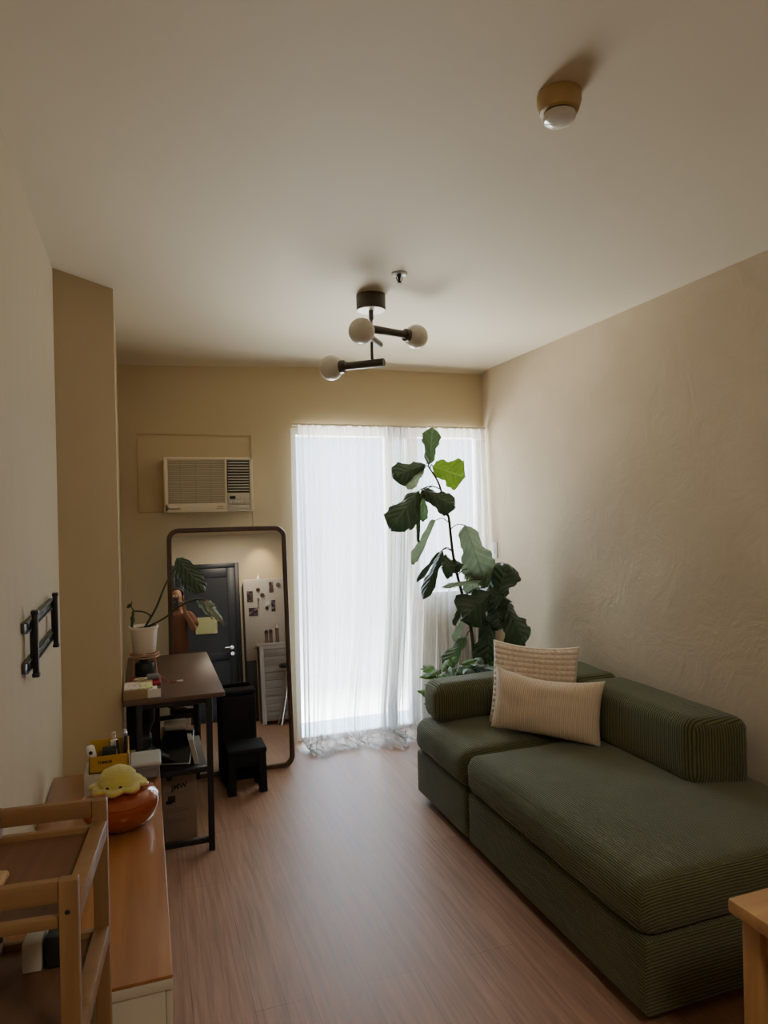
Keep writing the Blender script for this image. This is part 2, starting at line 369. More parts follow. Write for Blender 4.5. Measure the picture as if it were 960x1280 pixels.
struct('ledge_outside', box(B(), 0.4, 2.9, YB+0.17, YB+0.52, -0.12, -0.03), mat('ledge_concrete', (0.50, 0.56, 0.62), 0.8, 0.1, 6, 0.2))
# entrance door behind the camera, seen in the mirror
M_navy = mat('navy_door_paint', (0.022, 0.027, 0.036), 0.42, 0.12, 6, 0.05)
bm = B()
box(bm, -0.13, -0.07, YF-0.05, YF+0.015, 0, 2.12, 0.004); box(bm, 0.73, 0.786, YF-0.05, YF+0.015, 0, 2.12, 0.004); box(bm, -0.07, 0.73, YF-0.05, YF+0.015, 2.06, 2.12, 0.004)
d2 = struct('door_2', bm, M_navy)
bm = B(); box(bm, -0.07, 0.73, YF-0.05, YF-0.012, 0.0, 2.06)
for (x0, x1, z0, z1) in ((-0.07, 0.04, 0.0, 2.06), (0.62, 0.73, 0.0, 2.06), (0.04, 0.62, 1.93, 2.06), (0.04, 0.62, 0.80, 0.90), (0.04, 0.62, 0.0, 0.2), (0.29, 0.37, 0.2, 0.80)):
    box(bm, x0, x1, YF-0.014, YF, z0, z1, 0.006)
struct('door_leaf', bm, M_navy, d2)
bm = B(); lathe(bm, [(0, 0), (0.026, 0), (0.026, 0.012), (0, 0.012)], (0.655, YF, 0.96), 20, (0, 1, 0)); tube(bm, [(0.655, YF+0.01, 0.96), (0.655, YF+0.05, 0.96), (0.56, YF+0.05, 0.957)], 0.009, 10)
lathe(bm, [(0, 0), (0.024, 0), (0.024, 0.012), (0, 0.012)], (0.66, YF, 0.875), 20, (0, 1, 0))
struct('door_handle', bm, M_chrome, d2)

# ------------------------------------------------------------------ curtain
t = tag(obj('curtain_rail', tube(B(), [(DX-0.0, YB-0.05, 2.105), (XR-0.012, YB-0.05, 2.105)], 0.008, 10), mat('rail_paint', (0.62, 0.56, 0.45), 0.5, 0.05)), 'thin pale curtain rail under the beam above the balcony door', 'curtain rail')
def curtain(x0, x1, bx0, bx1, nf, seed, ydeep, pool, mini=0.012):
    """a sheer: gathered at the rail, folded on the way down, lying in a heap on the floor"""
    bm = B(); nc, nr = 260, 84; L = 2.09+pool; rows = []
    for j in range(nr+1):
        s = j/nr*L; row = []
        for i in range(nc+1):
            u0 = i/nc; u = u0; g = min(s/1.9, 1.0)
            ph = u*nf*2*PI+1.6*noise.noise(V((u*5, s*0.35, seed)))*2+1.2*math.sin(u*9+seed)
            amp = 0.010+0.036*min(s/0.8, 1)*(0.55+0.6*noise.noise(V((u*5+seed, s*0.4, 3.3))))
            y = YB-0.05-ydeep*g+amp*math.sin(ph)+0.3*amp*math.sin(2.3*ph+seed)
            y += 0.005*math.sin(u*nf*5*2*PI+seed)*(1 if s < 0.10 else 0.35)
            ux = u-0.10*math.sin(2*PI*u)-0.03*math.sin(6*PI*u+seed)*u*(1-u)*4; xa = x0+(x1-x0)*ux; xb = bx0+(bx1-bx0)*ux
            gg = g**2.2; x = xa*(1-gg)+xb*gg+0.006*math.cos(ph)
            x += 0.05*noise.noise(V((u*3.3+seed, s*1.1, 8)))*g*(1-abs(2*u-1))
            z = 2.105-s
            lim = 0.015+0.09*abs(noise.noise(V((u*6, seed*2, 1.5))))
            if z < lim:                                    # the surplus cloth turns outwards and crumples
                e = lim-z; y -= e*(0.62+0.55*noise.noise(V((u*3.1, seed, 5))))
                z = lim*max(0.0, 1-e/(pool+0.05))+0.075*abs(noise.noise(V((u*10+seed, e*13, 2))))*min(e*12, 1)*(1-(e/(pool+0.1))**2)+0.004
                x += 0.04*noise.noise(V((u*8, e*9, seed)))
            y = min(y, YB-0.006)
            row.append(bm.verts.new((x, y, z)))
        rows.append(row)
    for a, b in zip(rows, rows[1:]):
        for i in range(nc): bm.faces.new((a[i], a[i+1], b[i+1], b[i]))
    return bm
tag(obj('curtain', curtain(0.963, 1.72, 0.955, 1.60, 13, 2.0, 0.05, 0.26), M_sheer, ang=180), 'white sheer curtain panel over the balcony door, next to the mirror, heaped on the floor', 'curtain', 'sheer curtains')
tag(obj('curtain', curtain(1.58, 2.325, 1.48, 2.28, 15, 7.0, 0.075, 0.22), M_sheer, ang=180), 'white sheer curtain panel behind the tall fig plant, drawn up to the plastered wall', 'curtain', 'sheer curtains')

# ------------------------------------------------------------------ air conditioner
M_ac = mat('aged_white_plastic', (0.80, 0.73, 0.60), 0.4, 0.05)
M_acg = mat('grille_plastic', (0.52, 0.46, 0.37), 0.5, 0.06)
M_acp = mat('control_panel_plastic', (0.62, 0.60, 0.54), 0.4, 0.05)
ax0, ax1, az0, az1, ay = 0.118, 0.645, 1.545, 1.878, YB-0.17
t = thing('air_conditioner', 'aged white window air conditioner with ribbed grille mounted high on the wall above the mirror', 'air conditioner', ((ax0+ax1)/2, YB, az0))
bm = B(); box(bm, ax0, ax1, ay+0.012, YB, az0, az1, 0.008)
box(bm, ax0, ax0+0.022, ay, ay+0.02, az0, az1, 0.005); box(bm, ax0, ax1, ay, ay+0.02, az1-0.018, az1, 0.005)
box(bm, ax0, 0.487, ay, ay+0.02, az0, az0+0.052, 0.006); box(bm, 0.473, 0.487, ay, ay+0.02, az0, az1, 0.004); box(bm, ax1-0.02, ax1, ay, ay+0.02, az0, az1, 0.005)
obj('housing', bm, M_ac, t)
bm = B(); k = az0+0.056
while k < az1-0.022: box(bm, ax0+0.022, 0.473, ay+0.003, ay+0.014, k, k+0.0062, 0.001, 1); k += 0.0112
for x in (0.21, 0.30, 0.39): box(bm, x, x+0.003, ay+0.004, ay+0.014, az0+0.052, az1-0.018)
obj('intake_grille', bm, M_acg, t)
bm = B(); box(bm, 0.488, ax1-0.021, ay+0.010, ay+0.014, az0+0.115, az1-0.019); lv = obj('air_vent', bm, M_blackp, t)
bm = B()
for i in range(11):
    z = az0+0.125+i*0.0172; box(bm, 0.492, ax1-0.024, ay+0.001, ay+0.012, z, z+0.0075, 0.001, 1)
obj('louver_slats', bm, M_acp, lv)
cp = obj('control_panel', box(box(B(), 0.488, ax1-0.021, ay+0.002, ay+0.014, az0+0.002, az0+0.04, 0.003), 0.488, ax1-0.021, ay+0.001, ay+0.014, az0+0.042, az0+0.110, 0.003), M_acp, t)
obj('display', box(B(), 0.502, 0.535, ay-0.001, ay+0.003, az0+0.075, az0+0.094), M_blackp, cp)
for x, z in ((0.552, .086), (0.582, .086), (0.604, .083), (0.507, .056), (0.538, .062), (0.556, .058), (0.578, .060), (0.602, .055)):
    obj('button', lathe(B(), [(0, 0), (0.0065, 0), (0.0065, 0.003), (0, 0.0035)], (x, ay+0.001, az0+z), 12, (0, -1, 0)), M_white, cp)
obj('lettering', text_bm('Panasonic', 0.019, Matrix.Translation((0.172, ay-0.0005, az0+0.022)) @ FACE_CAM, bold=0.0003), mat('print_black', (0.02, 0.02, 0.02), 0.5), t)
bm = B(); box(bm, 0.425, 0.462, ay-0.0006, ay+0.002, az0+0.028, az0+0.033); box(bm, 0.420, 0.462, ay-0.0006, ay+0.002, az0+0.017, az0+0.020)
obj('model_strip', bm, mat('print_ochre', (0.35, 0.22, 0.08), 0.5), t)
tag(obj('power_cord', tube(B(), spline([(0.655, YB-0.006, 1.56), (0.664, YB-0.006, 1.53), (0.663, YB-0.006, 1.44), (0.66, YB-0.006, 1.35)], 5), 0.003, 8), M_pillar), 'thin painted cord running down the wall below the air conditioner', 'cord')

# ------------------------------------------------------------------ leaning mirror
Nm = V((-0.041, -0.992, 0.116)).normalized(); P0 = V((0.716, 4.068, 0.0))
Xm = V((0.992, -0.041, 0)).normalized(); Ym = Nm.cross(Xm).normalized()      # across and up the mirror
def on_mirror(x, z):
    """a point on the glass at a given world x and height"""
    d = (x-P0.x)*Nm.x+(z-P0.z)*Nm.z
    return V((x, P0.y-d/Nm.y, z))
ca, cb = on_mirror(0.125, 1.448), on_mirror(0.838, 1.448); half = (cb-ca).length/2
base = (ca+cb)/2; top_len = 1.462
cen = base-Ym*top_len                                   # bottom middle of the frame
MM = Matrix((( Xm.x, Ym.x, Nm.x, cen.x), (Xm.y, Ym.y, Nm.y, cen.y), (Xm.z, Ym.z, Nm.z, cen.z), (0, 0, 0, 1)))
def rrect(hw, h0, h1, r, n=10):
    o = []
    for cx, cy, a0 in ((hw-r, h1-r, 0), (-hw+r, h1-r, 90), (-hw+r, h0+r, 180), (hw-r, h0+r, 270)):
        for k in range(n+1):
            a = math.radians(a0+90*k/n); o.append((cx+r*math.cos(a), cy+r*math.sin(a)))
    return o
M_walnut = wood_mat('walnut', (0.05, 0.024, 0.013), (0.12, 0.062, 0.035), 0.4, 'Z')
t = thing('floor_mirror', 'tall rounded walnut framed mirror leaning on the wall under the air conditioner', 'mirror', (cen.x, cen.y, 0))
bm = B(); W = 0.027; loops = []
for hw, off, z in ((half, 0, -0.02), (half, 0, 0.008), (half-0.004, 0.004, 0.013), (half-W+0.004, W-0.004, 0.013), (half-W, W, 0.008), (half-W, W, -0.004)):
    r = max(0.07-off, 0.02); loops.append([bm.verts.new(MM @ V((x, y, z))) for x, y in rrect(hw, off, top_len-off, r)])
loops.append([bm.verts.new(MM @ V((x, y, -0.02))) for x, y in rrect(half-W, W, top_len-W, 0.07-W)])
for a, b in zip(loops, loops[1:]+loops[:1]):
    n = len(a)
    for k in range(n): bm.faces.new((a[k], a[(k+1) % n], b[(k+1) % n], b[k]))
bmesh.ops.recalc_face_normals(bm, faces=bm.faces)
obj('mirror_frame', bm, M_walnut, t)
bm = B(); prism(bm, [MM @ V((x, y, -0.004)) for x, y in rrect(half-W+0.003, W-0.003, top_len-W+0.003, 0.047)], -Nm*0.006)
def mirror_mat():
    m, nt, out = new_mat('mirror_silver'); p = N(nt, 'ShaderNodeBsdfPrincipled', Metallic=1.0, Roughness=0.0); p.inputs['Base Color'].default_value = (0.80, 0.80, 0.78, 1)
    nz = N(nt, 'ShaderNodeTexNoise', Scale=3.0); r = math_n(nt, 'MULTIPLY', nz.outputs[0], None, vb=0.01); nt.links.new(r, p.inputs['Roughness']); lk(nt, p, 0, out, 0); return m
obj('mirror_glass', bm, mirror_mat(), t)

# ------------------------------------------------------------------ desk
M_desk = mat('brown_desk_board', (0.125, 0.072, 0.050), 0.42, 0.10, 5, 0.05)
dx0, dx1, dy0, dy1, dz = -0.104, 0.332, 3.165, 4.135, 0.72
t = thing('desk', 'narrow desk with brown top and black metal frame, set against the pillar and the mirror', 'desk', ((dx0+dx1)/2, (dy0+dy1)/2, 0))
obj('tabletop', box(B(), dx0, dx1, dy0, dy1, dz-0.022, dz, 0.003), M_desk, t)
for x, y in ((0.262, 3.195), (-0.038, 3.195), (0.262, 4.08), (-0.038, 4.08)):
    obj('leg', box(B(), x-0.0135, x+0.0135, y-0.0135, y+0.0135, 0, dz-0.022, 0.002), M_black, t)
bm = B()
for y in (3.195, 4.08):
    for z in (0.05, 0.372, dz-0.036): box(bm, -0.025, 0.249, y-0.011, y+0.011, z-0.012, z+0.012, 0.002)
for x in (-0.038, 0.262): box(bm, x-0.011, x+0.011, 3.208, 4.067, dz-0.048, dz-0.024, 0.002)
box(bm, -0.049, -0.027, 3.208, 4.067, 0.04, 0.06, 0.002)
obj('frame_bars', bm, M_black, t)
obj('shelf', box(B(), -0.062, 0.249, 3.206, 3.66, 0.366, 0.382, 0.002), mat('dark_shelf_board', (0.02, 0.017, 0.016), 0.5), t)
obj('shelf_support', box(B(), -0.062, 0.249, 3.64, 3.66, 0.346, 0.366), M_black, t)

# things on the desk
M_card = mat('kraft_cardboard', (0.33, 0.22, 0.115), 0.8, 0.1, 10)
bm = box(B(), -0.1, 0.022, 3.185, 3.375, dz+0.0005, dz+0.040, 0.002)
t = tag(obj('cardboard_box', bm, M_card), 'flat kraft cardboard box at the near end of the desk', 'box')
obj('paper_tag', box(box(B(), 0.0, 0.055, 3.178, 3.182, dz+0.004, dz+0.0405), 0.006, 0.04, 3.178, 3.24, dz+0.0402, dz+0.041), mat('paper_white', (0.72, 0.70, 0.66), 0.8), t)
def print_mat(name, cols, scale, seed):
    m, nt, out = new_mat(name); p = N(nt, 'ShaderNodeBsdfPrincipled', Roughness=0.5)
    tc = N(nt, 'ShaderNodeTexCoord'); mp = N(nt, 'ShaderNodeMapping'); mp.inputs['Location'].default_value = (seed, seed*2, 0); mp.inputs['Scale'].default_value = scale; lk(nt, tc, 'Object', mp, 'Vector')
    vo = N(nt, 'ShaderNodeTexNoise', Scale=1.0, Detail=2.0); lk(nt, mp, 0, vo, 'Vector')
    cr = N(nt, 'ShaderNodeValToRGB'); cr.color_ramp.interpolation = 'CONSTANT'
    for i, (pos, c) in enumerate(cols):
        e = cr.color_ramp.elements[i] if i < 2 else cr.color_ramp.elements.new(pos)
        e.position = pos; e.color = c4(c)
    lk(nt, vo, 0, cr, 0); lk(nt, cr, 0, p, 'Base Color'); lk(nt, p, 0, out, 0); return m
tag(obj('leaflet', box(B(), -0.098, -0.034, 3.20, 3.33, dz+0.041, dz+0.045), print_mat('leaflet_print', [(0, (0.75, 0.70, 0.66)), (0.52, (0.62, 0.25, 0.28)), (0.56, (0.8, 0.76, 0.72)), (0.66, (0.10, 0.16, 0.20))], (22, 38, 22), 1.3)), 'white and pink printed leaflet lying on the cardboard box', 'leaflet')
tag(obj('leaflet', box(B(), -0.032, 0.02, 3.195, 3.31, dz+0.041, dz+0.046), print_mat('leaflet_print_green', [(0, (0.66, 0.70, 0.32)), (0.5, (0.75, 0.76, 0.5)), (0.6, (0.20, 0.25, 0.08))], (30, 40, 30), 4.1)), 'yellow green printed leaflet lying on the cardboard box', 'leaflet')
bm = B(); cushion(bm, -0.08, 0.062, 3.40, 3.53, dz+0.001, dz+0.02, 0.009, 0.006, m=8, wrinkle=0.003)
t = tag(obj('pouch', bm, mat('crimson_fabric', (0.30, 0.012, 0.03), 0.6, 0.2, 30)), 'flat crimson fabric pouch on the desk behind the leaflets', 'pouch')
bm = B(); cushion(bm, -0.005, 0.055, 3.42, 3.48, dz+0.0265, dz+0.046, 0.008, 0.002, m=5)
tag(obj('charger', bm, mat('grey_plastic', (0.14, 0.14, 0.16), 0.5, 0.3, 20)), 'small dark grey charger lying on the crimson pouch', 'charger')
pts = [(0.055, 3.45, dz+0.0345), (0.075, 3.47, dz+0.018), (0.09, 3.44, dz+0.006), (0.10, 3.47, dz+0.004), (0.12, 3.43, dz+0.004), (0.135, 3.445, dz+0.004)]
t = tag(obj('usb_cable', tube(B(), spline(pts, 6), 0.0022, 8), mat('cable_red', (0.35, 0.02, 0.03), 0.5)), 'thin red charging cable ending in a white plug on the desk top', 'cable')
obj('plug', box(B(), 0.133, 0.163, 3.432, 3.445, dz+0.001, dz+0.010, 0.003), M_white, t)
pts = [(-0.03+0.03*math.cos(a*0.9)*(1+0.3*math.sin(a*1.7)), 3.365+0.018*math.sin(a*0.9), dz+0.046+0.002*(a % 3)) for a in range(0, 22)]
tag(obj('cable_loop', tube(B(), spline(pts, 4), 0.0026, 8), mat('cable_ivory', (0.55, 0.52, 0.38), 0.5)), 'coiled ivory cable lying between the leaflets and the crimson pouch', 'cable')
# wire plant stand with black canister below and potted elephant ear on it
M_wire = mat('rose_gold_wire', (0.55, 0.33, 0.25), 0.3, 0.05, metal=0.8)
sc = V((-0.012, 3.66, dz))
t = thing('plant_stand', 'low pinkish wire plant stand under the white flower pot on the desk', 'plant stand', tuple(sc))
bm = B()
for k in range(4):
    a = PI/4+k*PI/2; p = V((math.cos(a), math.sin(a), 0))
    tube(bm, [sc+p*0.082+V((0, 0, 0.003)), sc+p*0.070+V((0, 0, 0.115))], 0.004, 8)
for r, z in ((0.071, 0.113), (0.073, 0.098)): tube(bm, [sc+V((r*math.cos(k*PI/16), r*math.sin(k*PI/16), z)) for k in range(33)], 0.003, 8)
obj('wire_frame', bm, M_wire, t)
bm = B()
for k in range(8):
    a = k*PI/8; p = V((math.cos(a), math.sin(a), 0))*0.071
    tube(bm, [sc+p+V((0, 0, 0.113)), sc-p+V((0, 0, 0.113))], 0.002, 6)
obj('wire_top', bm, M_wire, t)
t = tag(obj('canister', lathe(B(), [(0, 0), (0.046, 0), (0.048, 0.004), (0.048, 0.058), (0.044, 0.064), (0.026, 0.066), (0.026, 0.088), (0, 0.089)], (sc.x+0.002, sc.y, dz+0.001), 28), M_blackp), 'squat black canister with narrow neck standing under the plant stand', 'canister')
pz = dz+0.118
t = thing('potted_plant', 'white pot holding a leggy plant with one big ribbed leaf, on the wire stand', 'plant', (sc.x, sc.y, pz))
M_pot = mat('white_ceramic', (0.76, 0.71, 0.64), 0.45, 0.05, 6)
obj('flower_pot', lathe(B(), [(0, 0.0), (0.052, 0.0), (0.055, 0.004), (0.066, 0.118), (0.070, 0.121), (0.070, 0.133), (0.066, 0.133), (0.060, 0.115), (0, 0.112)], (sc.x, sc.y, pz), 36), M_pot, t)
obj('soil', lathe(B(), [(0.060, 0.112), (0.058, 0.118), (0.03, 0.124), (0, 0.122)], (sc.x, sc.y, pz), 24), mat('potting_soil', (0.035, 0.022, 0.014), 0.9, 0.4, 60, 0.6, 80), t)

# ---- leaves
def leaf_bm(base, tip, width, nrm=(0, -1, 0), fold=0.12, curl=0.1, wave=0.05, shape='fiddle', twist=0.0, bm=None, nu=16, nv=6):
    base, tip = V(base), V(tip); L = tip-base; ln = L.length; l = L.normalized()
    n = V(nrm); n = (n-l*n.dot(l)).normalized(); s = l.cross(n).normalized()
    if bm is None: bm = B()
    uvl = bm.loops.layers.uv.verify(); rows = []
    for i in range(nu+1):
        t = i/nu
        if shape == 'fiddle': w = (0.30+0.34*math.sin(min(t/0.30, 1)*PI/2)-0.10*math.exp(-((t-0.42)/0.10)**2)+0.40/(1+math.exp(-(t-0.52)*16)))*(1-max(0, (t-0.72)/0.28)**2.6)*min(1, t/0.07+0.05)
        elif shape == 'ovate': w = math.sin(PI*min(t**0.75, 1))**0.75 if 0 < t < 1 else 0.0
        elif shape == 'oblong': w = (max(0.0, 1-abs(2*t-1)**3.2))**0.62
        else: w = math.sin(PI*t**0.8)**0.9 if 0 < t < 1 else 0.0
        w = max(w, 0.015); row = []
        a = twist*t; sn = s*math.cos(a)+n*math.sin(a); nn = n*math.cos(a)-s*math.sin(a)
        for j in range(-nv, nv+1):
            q = j/nv; e = abs(q)
            off = -fold*width*e**1.2+wave*width*math.sin(t*17+q*2.5+width*90)*e**2
            jag = 1+0.075*math.sin(t*31+width*70+(1 if q > 0 else 0)*2)*e
            p = base+L*t+sn*(q*w*width/2*jag)+nn*(off-curl*ln*t*t+curl*ln*0.5*t)
            row.append((bm.verts.new(p), q, t))
        rows.append(row)
    for a, b in zip(rows, rows[1:]):
        for j in range(2*nv):
            vs = (a[j], a[j+1], b[j+1], b[j]); f = bm.faces.new([x[0] for x in vs])
            for lp, x in zip(f.loops, vs): lp[uvl].uv = (x[1], x[2])
    return bm
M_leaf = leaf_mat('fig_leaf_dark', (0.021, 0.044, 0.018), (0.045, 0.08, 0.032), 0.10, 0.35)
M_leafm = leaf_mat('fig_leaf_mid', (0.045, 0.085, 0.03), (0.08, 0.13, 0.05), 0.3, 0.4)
M_leafb = leaf_mat('fig_leaf_lit', (0.075, 0.13, 0.010), (0.11, 0.17, 0.025), 0.5, 0.4)  # window backlight put into the leaf colour
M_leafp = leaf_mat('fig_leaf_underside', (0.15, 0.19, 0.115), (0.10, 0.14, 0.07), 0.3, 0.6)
M_leafa = leaf_mat('elephant_ear_leaf', (0.045, 0.085, 0.05), (0.10, 0.15, 0.09), 0.1, 0.35)
M_leafs = leaf_mat('withered_leaf', (0.32, 0.36, 0.26), (0.42, 0.45, 0.34), 0.2, 0.35)
M_stem = mat('green_brown_stem', (0.05, 0.055, 0.022), 0.5, 0.3, 40)
YP = 3.66
bp = V((sc.x+0.004, YP, pz+0.122))
bm = B(); top_a = at(222, 708, YP+0.03)
tube(bm, spline([bp, at(195, 760, YP), at(206, 733, YP+0.02), at(216, 715, YP+0.03), top_a], 6), [0.006-0.0001*i for i in range(25)], 8)
tube(bm, spline([bp, at(205, 773, YP-0.03), at(226, 757, YP-0.06), at(244, 750, YP-0.08), at(257, 750, YP-0.09)], 6), [0.005-0.0001*i for i in range(25)], 8)
tube(bm, spline([bp, at(188, 771, YP), at(180, 765, YP), at(168, 764, YP)], 6), 0.004, 8)
tube(bm, spline([at(168, 764, YP), at(164, 758, YP), at(165, 752, YP)], 6), 0.0025, 8)
for du, dv in ((-7, -2), (-4, -6), (5, -3)): tube(bm, [bp, at(190+du, 783+dv, YP)], 0.003, 6)
obj('stem', bm, M_stem, t)
obj('leaf', leaf_bm(at(221, 697, YP+0.03), at(257, 739, YP-0.02), 0.098, (0.25, -1, 0.25), 0.10, 0.10, 0.015, 'oblong'), M_leafa, t, 60, 'big dark green ribbed leaf')
bm = leaf_bm(at(256, 749, YP-0.09), at(284, 781, YP-0.10), 0.045, (0.5, -1, 0.5), 0.3, 0.12, 0.12, 'lance'); leaf_bm(at(256, 749, YP-0.09), at(272, 757, YP-0.10), 0.035, (0, -0.6, 1), 0.3, 0.2, 0.15, 'lance', bm=bm)
obj('leaf', bm, M_leafs, t, 60, 'pale withered drooping leaf')
bm = leaf_bm(at(167, 763, YP), at(166, 790, YP), 0.022, (0.6, -1, 0), 0.3, 0.1, 0.15, 'lance'); leaf_bm(at(164, 755, YP), at(158, 760, YP), 0.02, (0, -1, 0.4), 0.2, 0.1, 0.1, 'lance', bm=bm)
obj('leaf', bm, M_leafa, t, 60, 'small curled leaf')

# ------------------------------------------------------------------ below the desk
M_ctn = mat('carton_board', (0.26, 0.19, 0.145), 0.8, 0.08, 10)
cx0, cx1, cy0, cy1 = 0.055, 0.208, 3.345, 3.50
t = tag(obj('carton', box(B(), cx0, cx1, cy0, cy1, 0.0, 0.338, 0.002), M_ctn), 'tall printed cardboard carton standing on the floor under the desk', 'box')
M_ink = mat('carton_ink', (0.012, 0.012, 0.012), 0.6)
bm = B(); y = cy0-0.0004
box(bm, 0.074, 0.098, y, cy0, 0.284, 0.305); obj('printed_icon', bm, M_ink, t)
bm = B(); box(bm, 0.078, 0.112, y, cy0, 0.180, 0.212); box(bm, 0.070, 0.098, y, cy0, 0.174, 0.190); obj('printed_picture', bm, M_ink, t)
obj('lettering', text_bm('JMW', 0.034, Matrix.Translation((0.130, y, 0.252)) @ FACE_CAM @ Matrix.Rotation(0.12, 4, 'Z'), 0.0004, 0.001), M_ink, t)
M_faint = mat('carton_ink_faint', (0.12, 0.085, 0.06), 0.7)
for zs, xe in (((0.228, 0.220), 0.125), ((0.150, 0.142, 0.134), 0.175), ((0.10, 0.092, 0.084), 0.16)):
    bm = B()
    for z in zs: box(bm, 0.065, xe, y, cy0, z, z+0.0018)
    obj('printed_lines', bm, M_faint, t)
SZ = 0.383
t = thing('tablet', 'dark tablet with silver edge propped up on the desk shelf', 'tablet', (0.11, 3.27, SZ), (math.radians(-38), 0, math.radians(-16)))
obj('tablet_body', box(B(), -0.07, 0.07, -0.004, 0.004, 0.0, 0.16, 0.003), mat('tablet_aluminium', (0.45, 0.46, 0.48), 0.3, 0.03, metal=1.0), t)
obj('screen', box(B(), -0.066, 0.066, -0.0052, -0.003, 0.004, 0.156), mat('dark_glass', (0.008, 0.012, 0.02), 0.12), t)
tag(obj('binder', prism(B(), [(0.196, 3.24, SZ), (0.216, 3.24, SZ), (0.190, 3.24, SZ+0.115), (0.170, 3.24, SZ+0.115)], (0.0, 0.14, 0)), mat('binder_card', (0.42, 0.38, 0.32), 0.6)), 'slim cream binder leaning beside the tablet on the desk shelf', 'binder')
tag(obj('carton', box(B(), 0.06, 0.20, 3.46, 3.62, SZ, SZ+0.075, 0.003), mat('carton_tan', (0.20, 0.135, 0.08), 0.8)), 'low tan cardboard box at the back of the desk shelf, behind the tablet', 'box')
tag(obj('storage_box', box(B(), -0.10, 0.055, 3.55, 3.65, SZ, SZ+0.30, 0.004), mat('dark_brown_card', (0.035, 0.026, 0.022), 0.7)), 'tall dark brown box at the back of the desk shelf behind the vacuum', 'box')
t = thing('paper_roll', 'white paper roll lying on the tan box on the desk shelf', 'paper roll', (0.10, 3.55, SZ+0.0755))
bm = lathe(B(), [(0, -0.05), (0.009, -0.05), (0.026, -0.05), (0.027, -0.048), (0.027, 0.048), (0.026, 0.05), (0.009, 0.05), (0, 0.05)], (0.125, 3.54, SZ+0.103), 28, (1, 0, 0))
obj('roll', bm, mat('roll_paper', (0.55, 0.50, 0.43), 0.7), t); obj('core', lathe(B(), [(0, -0.052), (0.01, -0.052), (0.01, 0.052), (0, 0.052)], (0.125, 3.54, SZ+0.103), 16, (1, 0, 0)), M_card, t)
t = thing('projector', 'small black device with chrome band fixed under the desk top', 'device', (0.15, 3.45, 0.60))
obj('housing', cushion(B(), 0.085, 0.215, 3.40, 3.52, 0.605, 0.698, 0.015, 0, m=4), M_blackp, t)
obj('chrome_band', box(box(B(), 0.10, 0.20, 3.3945, 3.41, 0.640, 0.646, 0.001), 0.112, 0.122, 3.394, 3.41, 0.650, 0.69, 0.002), M_chrome, t)
obj('lens', lathe(B(), [(0, 0), (0.016, 0), (0.018, 0.003), (0.018, 0.012), (0, 0.012)], (0.165, 3.392, 0.668), 20, (0, 1, 0)), M_chrome, t)
t = thing('vacuum_cleaner', 'black upright hand vacuum with curved neck standing on the desk shelf by the pillar', 'vacuum cleaner', (-0.02, 3.36, SZ))
obj('hose', tube(B(), spline([(-0.03, 3.38, SZ+0.05), (-0.01, 3.36, SZ+0.14), (0.012, 3.34, SZ+0.21), (0.006, 3.33, SZ+0.275), (-0.03, 3.33, SZ+0.285)], 7), 0.017, 14), M_blackp, t)
obj('motor_body', cushion(B(), -0.05, 0.015, 3.33, 3.42, SZ, SZ+0.13, 0.022, 0.004, m=4), M_blackp, t)
obj('nozzle', tube(B(), [(0.0, 3.27, SZ+0.085), (0.05, 3.255, SZ+0.062), (0.085, 3.25, SZ+0.045)], [0.020, 0.015, 0.012], 14), mat('slate_plastic', (0.03, 0.045, 0.055), 0.3), t)
obj('cleaner_foot', box(B(), -0.02, 0.02, 3.27, 3.34, SZ, SZ+0.075, 0.008), M_blackp, t)

# ------------------------------------------------------------------ step stool and bin in front of the mirror
M_stool = mat('charcoal_plastic', (0.019, 0.020, 0.025), 0.7, 0.2, 12, 0.1, 90, spec=0.15)
t = thing('step_stool', 'low charcoal plastic step stool with splayed legs on the floor before the mirror', 'stool', (0.505, 3.83, 0))
obj('step', box(B(), 0.398, 0.612, 3.745, 3.93, 0.215, 0.245, 0.008), M_stool, t)
obj('apron', box(B(), 0.412, 0.598, 3.757, 3.772, 0.145, 0.215, 0.003), M_stool, t); obj('apron', box(B(), 0.412, 0.598, 3.905, 3.920, 0.145, 0.215, 0.003), M_stool, t)
for sx in (-1, 1):
    for y0 in (3.745, 3.885):
        xm = 0.505; a = xm+sx*0.100; b = xm+sx*0.060; c = xm+sx*0.098; d = xm+sx*0.055
        bm = B(); prism(bm, [(a, y0, 0.22), (b, y0, 0.22), (xm+sx*0.063, y0, 0), (xm+sx*0.106, y0, 0)], (0, 0.045, 0)); obj('leg', bm, M_stool, t)
t = thing('waste_bin', 'tall black bin with closed lid between the step stool and the mirror', 'bin', (0.49, 4.0, 0))
obj('bin_body', cushion(B(), 0.385, 0.590, 3.955, 4.05, 0.0, 0.488, 0.018, 0, m=6), M_stool, t)
obj('lid', cushion(B(), 0.385, 0.590, 3.955, 4.05, 0.489, 0.515, 0.011, 0.002, m=6), M_stool, t)

